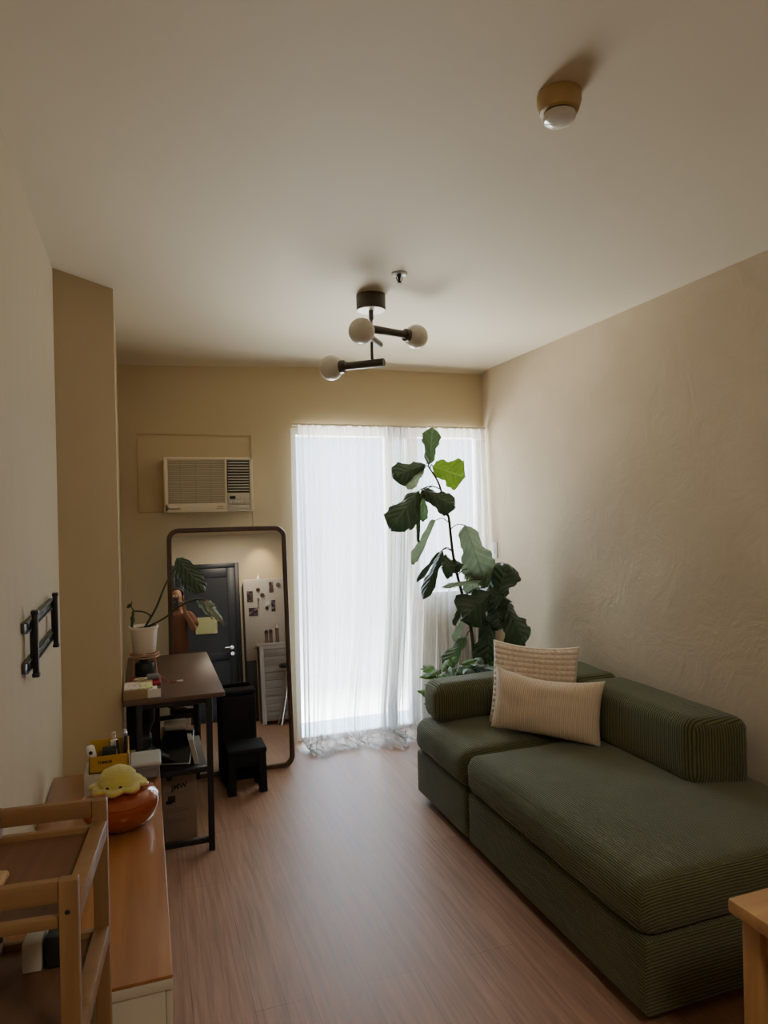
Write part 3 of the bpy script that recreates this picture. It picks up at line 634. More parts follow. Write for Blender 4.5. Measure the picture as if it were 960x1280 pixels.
# ------------------------------------------------------------------ long low cabinet
M_orange = wood_mat('orange_varnished_wood', (0.26, 0.10, 0.030), (0.40, 0.175, 0.058), 0.28, 'Y', 2.2, 0.4, 0.03)
M_cream = mat('cream_lacquer', (0.56, 0.50, 0.40), 0.45, 0.04)
kx0, kx1, ky0, ky1, kz = -0.322, 0.036, 1.443, 2.685, 0.60
t = thing('media_cabinet', 'long low cabinet with orange wood top and cream sides along the wall under the bracket', 'cabinet', ((kx0+kx1)/2, (ky0+ky1)/2, 0))
obj('cabinet_top', box(B(), kx0, kx1, ky0, ky1, kz-0.008, kz, 0.002), M_orange, t)
bm = B(); box(bm, kx0, kx1, ky0, ky1, kz-0.030, kz-0.008, 0.002); box(bm, kx0, kx1-0.014, ky0+0.004, ky1, 0.05, kz-0.030, 0.002); box(bm, kx0+0.02, kx1-0.05, ky0+0.02, ky1-0.02, 0, 0.05)
obj('carcass', bm, M_cream, t)
for k in range(3):
    y0 = ky0+0.006+k*0.412
    obj('door', box(B(), kx1-0.0135, kx1-0.001, y0, y0+0.406, 0.06, kz-0.034, 0.002), M_cream, t)

# things on the cabinet
M_pump = mat('orange_glazed_ceramic', (0.30, 0.055, 0.008), 0.16, 0.08, 4, coat=0.6)
pc = V((-0.084, 2.20, kz+0.001))
t = thing('ceramic_dish', 'glossy orange round lidded dish on the cabinet, carrying the yellow plush', 'dish', tuple(pc))
obj('dish_body', lathe(B(), [(0, 0), (0.055, 0), (0.075, 0.006), (0.098, 0.024), (0.110, 0.050), (0.112, 0.066), (0.108, 0.080)], tuple(pc), 48), M_pump, t)
obj('dish_lid', lathe(B(), [(0.108, 0.080), (0.109, 0.083), (0.100, 0.097), (0.080, 0.108), (0.050, 0.114), (0, 0.116)], tuple(pc), 48), M_pump, t)
M_plush = mat('yellow_plush', (0.68, 0.58, 0.12), 0.9, 0.18, 25, 0.9, 220, sheen=0.5)
M_plusho = mat('orange_plush', (0.60, 0.20, 0.04), 0.9, 0.15, 25, 0.8, 220, sheen=0.5)
oc = V((-0.090, 2.185, kz+0.1175))
t = thing('octopus_plush', 'yellow octopus plush toy with orange underside sitting on the orange dish', 'plush toy', tuple(oc))
bm = B(); prof = [(0, 0.002), (0.05, 0.003), (0.056, 0.010), (0.056, 0.022), (0.050, 0.042), (0.038, 0.056), (0.022, 0.063), (0, 0.066)]; lathe(bm, prof, oc, 28)
for v in bm.verts: v.co += (v.co-oc).normalized()*0.003*noise.noise(v.co*40)
obj('plush_head', bm, M_plush, t, 180)
def skirt(bm, r0, r1, z0, th, lobes, amp):
    n = 96; rings = []
    for (f, dz) in ((0.35, th), (0.7, th*1.3), (0.93, th), (1.0, 0.3*th), (0.93, -0.4*th), (0.6, -0.2*th), (0.3, 0)):
        ring = []
        for k in range(n):
            a = 2*PI*k/n; lob = abs(math.cos(lobes*a/2+0.4)); r = r0+(r1-r0)*f*(0.72+0.28*lob)
            ring.append(bm.verts.new(oc+V((r*math.cos(a), r*math.sin(a), z0+dz+amp*math.sin(lobes*a)*f*0.5))))
        rings.append(ring)
    for a, b in zip(rings, rings[1:]):
        for k in range(n): bm.faces.new((a[k], a[(k+1) % n], b[(k+1) % n], b[k]))
    bmesh.ops.recalc_face_normals(bm, faces=bm.faces); return bm
obj('tentacle_skirt', skirt(B(), 0.030, 0.084, 0.0085, 0.007, 8, 0.005), M_plush, t, 180)
obj('skirt_underside', skirt(B(), 0.030, 0.086, 0.0045, 0.0035, 8, 0.005), M_plusho, t, 180)
for x in (-0.026, 0.010):
    a = math.atan2(-0.047, x); obj('eye', ball(B(), oc+V((x, -math.sqrt(0.0565**2-x*x), 0.018)), 0.0055, 1, 0.6, 1.1, 14), mat('eye_black', (0.008, 0.007, 0.007), 0.15), t)
tag(obj('white_box', box(B(), -0.207, -0.085, 2.47, 2.60, kz+0.001, kz+0.068, 0.004), mat('white_card', (0.52, 0.47, 0.40), 0.7, 0.05)), 'white card box on the cabinet beneath the yellow tray', 'box')
M_yel = mat('yellow_card', (0.50, 0.30, 0.022), 0.55, 0.08)
yz = kz+0.069; x0, x1, y0, y1 = -0.190, -0.066, 2.47, 2.58; h = 0.055
t = thing('organizer_tray', 'open yellow tray full of small bottles, standing on the white box', 'tray', ((x0+x1)/2, (y0+y1)/2, yz))
bm = B(); w = 0.003
box(bm, x0, x1, y0, y1, yz, yz+w); box(bm, x0, x1, y0, y0+w, yz, yz+h); box(bm, x0, x1, y1-w, y1, yz, yz+h*1.45); box(bm, x0, x0+w, y0, y1, yz, yz+h); prism(bm, [(x1-w, y0, yz), (x1-w, y1, yz), (x1-w, y1, yz+h*1.45), (x1-w, y0, yz+h)], (w, 0, 0))
obj('tray_body', bm, M_yel, t)
obj('lettering', text_bm('THMOR', 0.013, Matrix.Translation(((x0*0.6+x1*0.4), y0-0.0004, yz+0.034)) @ FACE_CAM, 0.0003, 0.0004), M_ink, t)
zt = yz+0.004
t = thing('tube_bottle', 'fat white tube with a dark cap end leaning in the yellow tray', 'tube', (-0.172, 2.505, zt), (0, math.radians(-12), 0))
obj('tube_body', lathe(B(), [(0, 0), (0.013, 0), (0.014, 0.003), (0.014, 0.075), (0.010, 0.082), (0, 0.083)], (0, 0, 0), 20), M_white, t)
obj('dark_cap', lathe(B(), [(0, 0), (0.006, 0), (0.006, 0.003), (0, 0.003)], (0.0, -0.0135, 0.062), 14, (0, -1, 0)), M_blackp, t)
t = thing('small_bottle', 'slim white bottle standing upright at the back of the yellow tray', 'bottle', (-0.115, 2.555, zt))
obj('bottle_body', lathe(B(), [(0, 0), (0.011, 0), (0.011, 0.075), (0.006, 0.08), (0, 0.08)], (-0.115, 2.555, zt), 18), M_white, t)
obj('bottle_cap', lathe(B(), [(0, 0.08), (0.0075, 0.08), (0.0075, 0.102), (0, 0.103)], (-0.115, 2.555, zt), 18), mat('cap_cream', (0.6, 0.56, 0.42), 0.4), t)
tag(obj('small_case', box(B(), -0.150, -0.106, 2.485, 2.530, zt, zt+0.066, 0.004), M_blackp), 'black oblong case standing in the middle of the yellow tray', 'case')
for i, (x, y, l) in enumerate(((-0.094, 2.50, 'black pen with fine tip standing in the yellow tray next to the black case'), (-0.083, 2.52, 'black pen leaning in the yellow tray nearest its high back corner'))):
    p = V((x, y, zt)); d = V((0.008*(1 if i else -1), 0.01, 0.085+0.006*i)); t = thing('pen', l, 'pen', tuple(p), None, 'pens in the yellow tray')
    obj('barrel', tube(B(), [p, p+d], 0.0042, 10), M_blackp, t); obj('pen_cap', tube(B(), [p+d*0.7, p+d*1.03], 0.005, 10), M_blackp, t)
bm = B(); cushion(bm, -0.088, -0.070, 2.545, 2.575, zt, zt+0.105, 0.007, 0.003, m=5, wrinkle=0.004)
tag(obj('foil_packet', bm, mat('foil', (0.45, 0.44, 0.46), 0.25, 0.2, 40, 0.4, 60, metal=0.6)), 'crinkled silvery packet sticking up at the corner of the yellow tray', 'packet')
t = thing('plastic_container', 'translucent plastic food container with flat lid on the cabinet behind the orange dish', 'container', (0.0, 2.60, kz))
M_tub = mat('frosted_plastic', (0.30, 0.29, 0.27), 0.3, 0.05, trans=0.35)
obj('tub', cushion(B(), -0.058, 0.034, 2.53, 2.66, kz+0.001, kz+0.052, 0.012, 0, m=4), M_tub, t); obj('lid', cushion(B(), -0.064, 0.040, 2.524, 2.666, kz+0.048, kz+0.062, 0.006, 0, m=4), mat('lid_plastic', (0.40, 0.40, 0.39), 0.3, 0.05), t)

# ------------------------------------------------------------------ bamboo cart in the near corner
M_bam = wood_mat('bamboo_strips', (0.19, 0.098, 0.036), (0.29, 0.160, 0.064), 0.42, 'Z', 2.5, 0.15, 0.04)
M_bamh = wood_mat('bamboo_rails', (0.20, 0.105, 0.040), (0.30, 0.168, 0.070), 0.42, 'X', 2.5, 0.15, 0.04)
M_tray = wood_mat('bamboo_tray', (0.115, 0.052, 0.025), (0.18, 0.088, 0.043), 0.45, 'Y', 3.0, 0.1, 0.04)
tz = 1.0
def cz(u, v): return at(u, v, 1.0)
A = V((-0.0755, 1.392, tz)); Bn = V((-0.1025, 1.085, tz))          # far and near corners of the top on the room side
ydir = (A-Bn).normalized(); xdir = V((-ydir.y, ydir.x, 0))          # towards the wall
CW, CL = 0.205, (A-Bn).length; PW = 0.032
rot = math.atan2(-ydir.x, ydir.y)
t = thing('bamboo_cart', 'slim bamboo tiered cart with raised rails in the corner before the orange topped cabinet', 'cart', (Bn.x, Bn.y, 0), (0, 0, rot))
# own axes: x from -CW (wall) to 0 (room), y from 0 (near) to CL (far)
PW = 0.026
for x, y in ((-PW, 0), (-PW, CL-PW*0.75), (-CW, 0), (-CW, CL-PW*0.75)):
    obj('post', box(B(), x, x+PW, y, y+PW*0.75, 0.0, tz, 0.002), M_bam, t)
for zb, zt_ in ((0.942, 1.0), (0.745, 0.80), (0.30, 0.37)):
    tr = obj('tray', box(B(), -CW+0.02, -0.020, 0.018, CL-0.018, zb-0.010, zb), M_tray, t)
    bm = B()
    if zb > 0.8:
        for y in (0.003, CL-0.017): box(bm, -CW+PW, -PW, y, y+0.014, tz-0.032, tz, 0.002)
        box(bm, -CW+PW, -PW, CL-0.019, CL-0.005, zb-0.012, zb+0.010, 0.002); box(bm, -CW+PW, -PW, 0.005, 0.019, zb-0.012, zb+0.004, 0.002)
        for x in (-PW, -CW): box(bm, x, x+PW, PW*0.75, CL-PW*0.75, zb-0.012, zb+0.020, 0.002)
    else:
        for y in (0.004, CL-0.018): box(bm, -CW+PW, -PW, y, y+0.014, zb-0.018, zb+0.012, 0.002)
        for x in (-PW, -CW): box(bm, x, x+PW, PW*0.75, CL-PW*0.75, zb-0.012, zb+0.020, 0.002)
    obj('rail', bm, M_bamh, t)
obj('screw', lathe(B(), [(0, 0), (0.004, 0), (0.003, 0.0012), (0, 0.0012)], (-PW+0.012, 0.0, 0.955), 12, (0, -1, 0)), M_blackp, t)
Mc = Matrix.Translation((Bn.x, Bn.y, 0)) @ Matrix.Rotation(rot, 4, 'Z')
bm = box(B(), -0.130, -0.100, 0.215, 0.275, 0.7455, 0.795, 0.002); xform(bm, Mc); tag(obj('notebook', bm, mat('notebook_paper', (0.60, 0.55, 0.46), 0.7)), 'pale notebook standing on the middle tier of the bamboo cart', 'notebook')
bm = box(B(), -0.094, -0.064, 0.215, 0.275, 0.7455, 0.80, 0.004); xform(bm, Mc); tag(obj('storage_case', bm, M_blackp), 'black upright case next to the notebook on the bamboo cart', 'case')
bm = cushion(B(), -0.176, -0.130, 0.120, 0.160, 0.9425, 0.955, 0.006, 0.002, m=4); xform(bm, Mc); tag(obj('wooden_clip', bm, mat('pale_wood', (0.45, 0.28, 0.13), 0.5)), 'small pale wooden piece on the top tray of the bamboo cart', 'clip')

# ------------------------------------------------------------------ wall bracket
t = thing('television_bracket', 'black metal television bracket with slotted rails on the side wall over the cabinet', 'bracket', (XL, 2.38, 1.07))
M_slot = mat('grey_steel', (0.10, 0.105, 0.10), 0.4, 0.3, 60, metal=0.6)
for z in (1.225, 1.115):
    bm = B(); box(bm, XL, XL+0.010, 2.09, 2.70, z-0.015, z+0.015, 0.002); box(bm, XL+0.010, XL+0.018, 2.09, 2.70, z+0.012, z+0.0155); box(bm, XL+0.010, XL+0.018, 2.09, 2.70, z-0.0155, z-0.012); r = obj('wall_rail', bm, M_slot, t)
    bm = B()
    for k in range(12): box(bm, XL+0.0095, XL+0.0106, 2.125+k*0.046, 2.152+k*0.046, z-0.005, z+0.005)
    obj('slots', bm, M_blackp, r)
for y in (2.165, 2.635):
    a = obj('screen_arm', box(box(B(), XL+0.018, XL+0.034, y-0.009, y+0.009, 1.085, 1.255, 0.002), XL+0.012, XL+0.022, y-0.005, y+0.005, 1.10, 1.24), M_black, t)
    [obj('end_cap', box(B(), XL+0.016, XL+0.036, y-0.011, y+0.011, z, z+0.013, 0.003), M_blackp, a) for z in (1.252, 1.074)]

# ------------------------------------------------------------------ sofa
LO, HI = (0.048, 0.051, 0.023), (0.145, 0.153, 0.070)
M_cordb = rib_mat('green_corduroy_seat', LO, HI, 0.0105, 'box')
M_cordy = rib_mat('green_corduroy_back', LO, HI, 0.0115, 'y')
M_cordx = rib_mat('green_corduroy_arm', LO, HI, 0.0105, 'x')
sx0, sx1, sy0, sym, sy1 = 1.335, 2.30, 1.600, 2.765, 3.365
t = thing('sofa', 'low dark green corduroy sofa of two modules along the plastered wall', 'sofa', (1.82, 2.48, 0))
for y0, y1, sd in ((sy0, sym-0.004, 1), (sym+0.004, sy1, 5)):
    obj('base', cushion(B(), sx0+0.006, sx1, y0+0.006, y1-0.004, 0.035, 0.262, 0.02, 0, m=10), M_cordb, t, 180)
    obj('seat_cushion', cushion(B(), sx0-0.004, sx1, y0, y1, 0.258, 0.428, 0.055, 0.02, 0.008, m=20, wrinkle=0.006, seed=sd), M_cordb, t, 180)
for y0, y1 in ((2.085, 2.80), (2.81, 3.36)):
    bm = cushion(B(), 1.968, 2.225, y0, y1, 0.43, 0.692, 0.045, 0.006, 0.006, m=12, wrinkle=0.004, seed=y0)
    if y0 < 2.5:
        for v in bm.verts: v.co.y -= 0.055*(v.co.x-1.968)/0.257*max(0, (y1-v.co.y)/(y1-y0)); v.co.z -= 0.022*max(0, (v.co.x-1.99)/0.235)*(1 if v.co.z < 0.56 else 0.3)
    b = obj('backrest', bm, M_cordy, t, 180)
obj('armrest', cushion(B(), 1.385, 1.965, 3.165, 3.365, 0.43, 0.628, 0.055, 0.008, 0.006, m=12, wrinkle=0.004, seed=9), M_cordx, t, 180)
for x in (sx0+0.1, sx1-0.1):
    for y in (sy0+0.1, sym-0.1, sym+0.1, sy1-0.1): obj('foot', lathe(B(), [(0, 0), (0.022, 0), (0.024, 0.036), (0, 0.036)], (x, y, 0), 16), M_blackp, t)

def pillow_bm(w, h, th, n=40, bubble=0, sag=0.0, pw=0.5):
    """two bulging faces joined along the seam; own axes: x across, z up, y through"""
    bm = B(); uvl = None; grids = []
    for side in (-1, 1):
        g = []
        for j in range(n+1):
            row = []
            for i in range(n+1):
                u = i/n*2-1; v = j/n*2-1
                k = ((1-abs(u)**2.6)*(1-abs(v)**2.6))**pw
                pin = 1-0.055*(1-v*v)*u*u-0.0; pinv = 1-0.055*(1-u*u)*v*v
                x = u*w/2*pin; z = v*h/2*pinv; y = side*th/2*k
                if sag: y += side*0.008*noise.noise(V((u*2.2, v*2.2, side*3)))*k; z -= sag*(1-u*u)*max(v, 0)
                if bubble and k > 0.02:
                    b = abs(math.sin((u+1)/2*PI*bubble))*abs(math.sin((v+1)/2*PI*bubble*h/w)); y += side*0.014*math.sqrt(b)*min(1, k*3)
                row.append(bm.verts.new((x, y, z)) if (side == 1 or not (i in (0, n) or j in (0, n))) else None)
            g.append(row)
        grids.append(g)
    for j in range(n+1):
        for i in range(n+1):
            if grids[0][j][i] is None: grids[0][j][i] = grids[1][j][i]
    for s, g in enumerate(grids):
        for j in range(n):
            for i in range(n):
                q = (g[j][i], g[j][i+1], g[j+1][i+1], g[j+1][i])
                bm.faces.new(q if s == 0 else q[::-1])
    return bm
def put_pillow(o, bottom_mid, h, rz, tilt, roll=0.0):
    o.rotation_euler = (math.radians(tilt), math.radians(roll), math.radians(rz)); o.location = bottom_mid
M_bub = mat('cream_bubble_knit', (0.76, 0.65, 0.53), 0.9, 0.06, 30, 0.3, 200, sheen=0.3)
bm = pillow_bm(0.430, 0.415, 0.095, 108, 16, 0.012); bmesh.ops.translate(bm, verts=bm.verts, vec=(0, 0, 0.207))
o = tag(obj('pillow', bm, M_bub, ang=180, origin=(0, 0, 0)), 'square cream pillow with bobbly knit, propped behind the ribbed pillow', 'pillow')
put_pillow(o, (1.79, 2.935, 0.438), 0.47, -41, -10, 2)
M_rib = rib_mat('cream_ribbed_cloth', (0.62, 0.49, 0.36), (0.78, 0.64, 0.50), 0.0095, 'x', 0.85, 0.003, 0.3, 0.6)
bm = pillow_bm(0.530, 0.295, 0.14, 48, 0, 0.028); bmesh.ops.translate(bm, verts=bm.verts, vec=(0, 0, 0.147))
t = tag(obj('pillow', bm, M_rib, ang=180, origin=(0, 0, 0)), 'oblong beige ribbed pillow in front, resting on the seat and backrest', 'pillow')
put_pillow(t, (1.748, 2.768, 0.450), 0.345, -50, -12, 2)

# ------------------------------------------------------------------ fiddle leaf fig and the plants at its foot
YT = 3.76
trunk_px = [(596, 853), (595, 846), (588, 781), (577, 740), (567, 698), (561, 648), (558, 642), (549, 606), (536, 584)]
tp = [at(u, v, YT) for u, v in trunk_px]; foot = V((tp[0].x+0.01, YT, 0.30))
t = thing('fiddle_leaf_fig', 'tall fiddle leaf fig with drooping dark leaves growing behind the sofa by the curtain', 'plant', (foot.x, YT, 0))
pr = [foot-V((0, 0, 0.05))]+tp
ps = spline(pr, 6); obj('trunk', tube(B(), ps, [0.013-0.008*i/len(ps) for i in range(len(ps))], 12), mat('fig_bark', (0.045, 0.030, 0.020), 0.8, 0.3, 40, 0.3, 60), t)
obj('planter', lathe(B(), [(0, 0.001), (0.12, 0.001), (0.15, 0.28), (0.155, 0.32), (0.145, 0.32), (0.135, 0.28), (0, 0.27)], (foot.x, YT, 0), 32), mat('grey_planter', (0.12, 0.12, 0.115), 0.6), t)
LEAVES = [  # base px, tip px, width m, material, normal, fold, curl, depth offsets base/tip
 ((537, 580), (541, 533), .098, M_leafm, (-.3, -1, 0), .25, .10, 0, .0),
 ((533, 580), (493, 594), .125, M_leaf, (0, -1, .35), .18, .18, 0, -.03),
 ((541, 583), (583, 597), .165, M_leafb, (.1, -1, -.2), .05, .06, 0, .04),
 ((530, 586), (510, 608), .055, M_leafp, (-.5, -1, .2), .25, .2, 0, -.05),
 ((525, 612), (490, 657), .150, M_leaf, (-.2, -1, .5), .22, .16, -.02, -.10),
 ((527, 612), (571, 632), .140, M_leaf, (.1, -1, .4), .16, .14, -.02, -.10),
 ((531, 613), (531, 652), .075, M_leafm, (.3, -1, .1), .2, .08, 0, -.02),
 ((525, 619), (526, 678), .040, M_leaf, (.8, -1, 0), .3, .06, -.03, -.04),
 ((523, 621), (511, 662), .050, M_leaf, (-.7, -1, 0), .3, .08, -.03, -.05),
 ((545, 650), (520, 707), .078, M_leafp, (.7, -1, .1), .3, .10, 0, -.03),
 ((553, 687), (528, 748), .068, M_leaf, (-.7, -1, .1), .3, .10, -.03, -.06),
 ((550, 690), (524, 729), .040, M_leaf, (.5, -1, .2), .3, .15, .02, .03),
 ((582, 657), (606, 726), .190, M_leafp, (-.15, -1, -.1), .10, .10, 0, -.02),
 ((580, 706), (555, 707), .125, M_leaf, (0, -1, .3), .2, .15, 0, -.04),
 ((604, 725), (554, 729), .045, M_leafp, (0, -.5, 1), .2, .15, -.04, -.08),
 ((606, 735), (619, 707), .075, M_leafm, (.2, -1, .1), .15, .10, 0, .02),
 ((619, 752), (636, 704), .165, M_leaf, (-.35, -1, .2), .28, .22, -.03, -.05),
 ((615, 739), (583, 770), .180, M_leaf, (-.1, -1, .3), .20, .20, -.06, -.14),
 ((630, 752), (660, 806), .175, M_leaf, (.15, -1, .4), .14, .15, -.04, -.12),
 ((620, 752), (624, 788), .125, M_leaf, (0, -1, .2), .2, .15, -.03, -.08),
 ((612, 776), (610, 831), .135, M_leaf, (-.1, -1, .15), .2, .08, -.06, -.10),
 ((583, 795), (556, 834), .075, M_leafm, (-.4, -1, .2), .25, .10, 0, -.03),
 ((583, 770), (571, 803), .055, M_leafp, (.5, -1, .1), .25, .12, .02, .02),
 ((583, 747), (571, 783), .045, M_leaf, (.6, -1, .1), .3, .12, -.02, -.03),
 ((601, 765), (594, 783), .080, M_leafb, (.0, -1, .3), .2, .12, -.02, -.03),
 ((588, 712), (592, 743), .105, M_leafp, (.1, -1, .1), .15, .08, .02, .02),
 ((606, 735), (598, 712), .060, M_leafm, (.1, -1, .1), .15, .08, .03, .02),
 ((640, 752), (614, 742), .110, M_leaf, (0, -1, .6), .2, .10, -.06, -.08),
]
for b_, t_, w_, m_, n_, fo, cu, d0, d1 in LEAVES:
    b3, t3 = at(b_[0], b_[1], YT+d0), at(t_[0], t_[1], YT+d1); w_ *= 1.30 if b_[1] > 730 else 1.14
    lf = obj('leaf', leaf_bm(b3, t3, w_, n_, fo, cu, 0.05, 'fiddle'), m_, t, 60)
    q = min(ps, key=lambda p: (p-b3).length+0.6*max(0, p.z-b3.z+0.01)); mid = (q+b3)/2+V((0, 0, 0.02))
    if (q-b3).length > 0.012: obj('petiole', tube(B(), spline([q, mid, b3], 4), 0.0035, 6), M_stem, lf)
def low_plant(name, label, c, pot_r, pot_h, n, r, z0, z1, w, m, shape, seed, mp):
    rnd = random.Random(seed); t = thing(name, label, 'plant', (c[0], c[1], 0))
    obj('flower_pot', lathe(B(), [(0, 0.001), (pot_r*0.75, 0.001), (pot_r, pot_h), (pot_r*0.9, pot_h), (pot_r*0.85, pot_h-0.03), (0, pot_h-0.03)], (c[0], c[1], 0), 24), mp, t)
    bm = B(); bs = B()
    for k in range(n):
        a = rnd.uniform(0, 2*PI); rr = r*math.sqrt(rnd.uniform(0.05, 1)); z = rnd.uniform(z0, z1)
        b3 = V((c[0]+rr*0.6*math.cos(a), c[1]+rr*0.6*math.sin(a), z)); L = w*rnd.uniform(1.3, 2.2)
        d = V((math.cos(a), math.sin(a), rnd.uniform(-0.5, 0.4))).normalized()
        leaf_bm(b3, b3+d*L, w*rnd.uniform(0.7, 1.1), (rnd.uniform(-.4, .4), -0.7, 0.8), 0.2, 0.15, 0.04, shape, bm=bm, nu=8, nv=3)
        tube(bs, spline([V((c[0], c[1], pot_h-0.03)), (V((c[0], c[1], pot_h))+b3)/2+V((0, 0, 0.03)), b3], 4), 0.002, 5, False)
    obj('foliage', bm, m, t, 60); obj('stems', bs, M_stem, t)
M_poth = leaf_mat('pothos_leaf', (0.10, 0.20, 0.04), (0.16, 0.26, 0.08), 0.4, 0.4)
M_silv = leaf_mat('silvery_leaf', (0.20, 0.27, 0.20), (0.08, 0.14, 0.08), 0.25, 0.5)
M_tpot = mat('terracotta', (0.30, 0.12, 0.06), 0.8)
low_plant('trailing_plant', 'bright green bushy plant behind the sofa armrest nearest the balcony door', (1.645, 3.62), 0.08, 0.36, 70, 0.17, 0.42, 0.645, 0.046, M_poth, 'ovate', 3, M_tpot)
low_plant('silver_leaf_plant', 'silvery mottled leafed plant behind the sofa armrest at the foot of the fig', (1.80, 3.54), 0.08, 0.40, 20, 0.10, 0.52, 0.635, 0.068, M_silv, 'ovate', 5, M_pot)
low_plant('spider_plant', 'bright green plant behind the sofa armrest next to the bobbly pillow', (2.02, 3.56), 0.09, 0.40, 44, 0.13, 0.52, 0.66, 0.05, M_poth, 'ovate', 9, M_tpot)

# ------------------------------------------------------------------ ceiling things
M_lampm = mat('bronze_lacquer', (0.060, 0.048, 0.036), 0.4, 0.08)
M_opal = mat('opal_glass', (0.62, 0.58, 0.51), 0.22, 0.02)
t = thing('ceiling_lamp', 'bronze ceiling lamp with three arms each ending in an opal globe', 'ceiling lamp', (1.012, 2.985, H))
SX, SY = 1.012, 2.985
obj('canopy', lathe(B(), [(0, 0), (0.066, 0), (0.068, -0.002), (0.068, -0.066), (0.066, -0.068), (0, -0.068)], (SX, SY, H), 40), M_lampm, t)
obj('canopy_plate', lathe(B(), [(0, -0.0685), (0.064, -0.0685), (0.064, -0.0715), (0, -0.0715)], (SX, SY, H), 40), mat('white_enamel', (0.75, 0.72, 0.66), 0.4), t)
st = obj('stem', tube(tube(B(), [(SX, SY, H-0.07), (SX, SY, H-0.115)], 0.011, 14), [(SX, SY, H-0.10), (SX, SY, 2.225)], 0.007, 12), M_lampm, t)
def dpt(u, v, d): return V((0, 0, CZ))+(Fw+Rt*((u-480)/FPX)-Up*((v-640)/FPX))*d
S0 = V((SX, SY, 0)); ds = (S0-V((0, 0, 0))).dot(V((Fw.x, Fw.y, 0)))
def arm(end, globe, r):
    end, globe = V(end), V(globe); d = (globe-end).normalized()
    a = obj('arm', lathe(B(), [(0, 0), (0.0175, 0), (0.0185, 0.002), (0.0185, (globe-end).length-r-0.012), (0.030, (globe-end).length-r-0.010), (0.032, (globe-end).length-r+0.022), (0, (globe-end).length-r+0.022)], end, 24, d), M_lampm, t)
    obj('globe', ball(B(), globe, r, n=36), M_opal, a, 180)
g1 = dpt(452, 414, ds-0.14); zc = g1.z; s1 = V((SX, SY, zc)); e1 = s1+(s1-g1).normalized()*0.12
arm(e1, g1, 0.0585)
g2 = dpt(520, 421, ds+0.16); s2 = V((SX, SY, g2.z)); arm(s2+(s2-g2).normalized()*0.09, g2, 0.0585)
g3 = dpt(414, 460, ds+0.07); e3 = dpt(480, 448.5, ds-0.03); e3.z = g3.z; arm(e3, g3, 0.0585)
M_aged = mat('aged_plastic', (0.46, 0.32, 0.14), 0.5, 0.1, 15)
t = thing('smoke_detector', 'yellowed round smoke detector with clear dome on the ceiling', 'smoke detector', (0.974, 1.412, H))
sdc = (0.968, 1.405, H)
obj('detector_base', lathe(B(), [(0, 0), (0.051, 0), (0.053, -0.004), (0.053, -0.022), (0.046, -0.044), (0.040, -0.047), (0, -0.047)], sdc, 40), M_aged, t)
obj('dark_ring', lathe(B(), [(0, -0.0465), (0.037, -0.0465), (0.037, -0.052), (0, -0.052)], sdc, 36), M_blackp, t)
obj('dome', lathe(B(), [(0, -0.051), (0.039, -0.051), (0.040, -0.056), (0.036, -0.067), (0.022, -0.073), (0, -0.075)], sdc, 36), mat('milky_dome', (0.62, 0.60, 0.55), 0.12, 0.03, coat=0.8), t)
spk = V((1.037, 2.679, H))
t = thing('fire_sprinkler', 'small chrome fire sprinkler in the ceiling near the lamp', 'sprinkler', tuple(spk))
obj('escutcheon', lathe(B(), [(0.016, -0.002), (0.034, 0.0), (0.036, -0.003), (0.028, -0.008), (0.016, -0.004)], spk, 32), M_white, t)
obj('recess', lathe(B(), [(0, -0.0015), (0.019, -0.0015), (0.017, -0.0045), (0, -0.0045)], spk, 24), M_blackp, t)
bm = B(); tube(bm, [spk-V((0, 0, 0.003)), spk-V((0, 0, 0.042))], [0.008, 0.004], 10); lathe(bm, [(0, 0), (0.012, 0), (0.012, -0.002), (0, -0.002)], spk-V((0, 0, 0.042)), 16)
for s in (-1, 1): tube(bm, [spk+V((s*0.006, 0, -0.004)), spk+V((s*0.014, 0, -0.02)), spk+V((s*0.003, 0, -0.040))], 0.002, 6)
obj('sprinkler_head', bm, M_black, t)

# ------------------------------------------------------------------ switch
t = thing('light_switch', 'slim white light switch on the plastered wall behind the fig', 'switch', (XR, 4.29, 1.18))
obj('plate', box(B(), XR-0.008, XR, 4.255, 4.325, 1.175, 1.29, 0.003), M_white, t); obj('rocker', box(B(), XR-0.012, XR-0.007, 4.272, 4.308, 1.20, 1.265, 0.003), M_white, t)

# ------------------------------------------------------------------ wooden stool in the near corner
M_oak = wood_mat('honey_oak', (0.36, 0.185, 0.065), (0.52, 0.295, 0.115), 0.4, 'X', 2.2, 0.2, 0.03)
M_oakz = wood_mat('honey_oak_leg', (0.36, 0.185, 0.065), (0.50, 0.28, 0.105), 0.4, 'Z', 2.2, 0.2, 0.03)
q0 = V((1.275, 1.245, 0))
t = thing('side_table', 'honey coloured wooden table with thick top in the near corner beside the sofa end', 'table', (1.5, 1.05, 0))
obj('tabletop', box(B(), q0.x, q0.x+0.46, q0.y-0.42, q0.y, 0.566, 0.60, 0.006), M_oak, t)
for x in (q0.x+0.022, q0.x+0.388):
    for y in (q0.y-0.07, q0.y-0.40): obj('leg', box(B(), x, x+0.05, y, y+0.05, 0, 0.566, 0.004), M_oakz, t)
obj('apron', box(B(), q0.x+0.072, q0.x+0.388, q0.y-0.058, q0.y-0.038, 0.50, 0.566), M_oak, t); obj('apron', box(B(), q0.x+0.036, q0.x+0.056, q0.y-0.35, q0.y-0.07, 0.50, 0.566), M_oak, t)

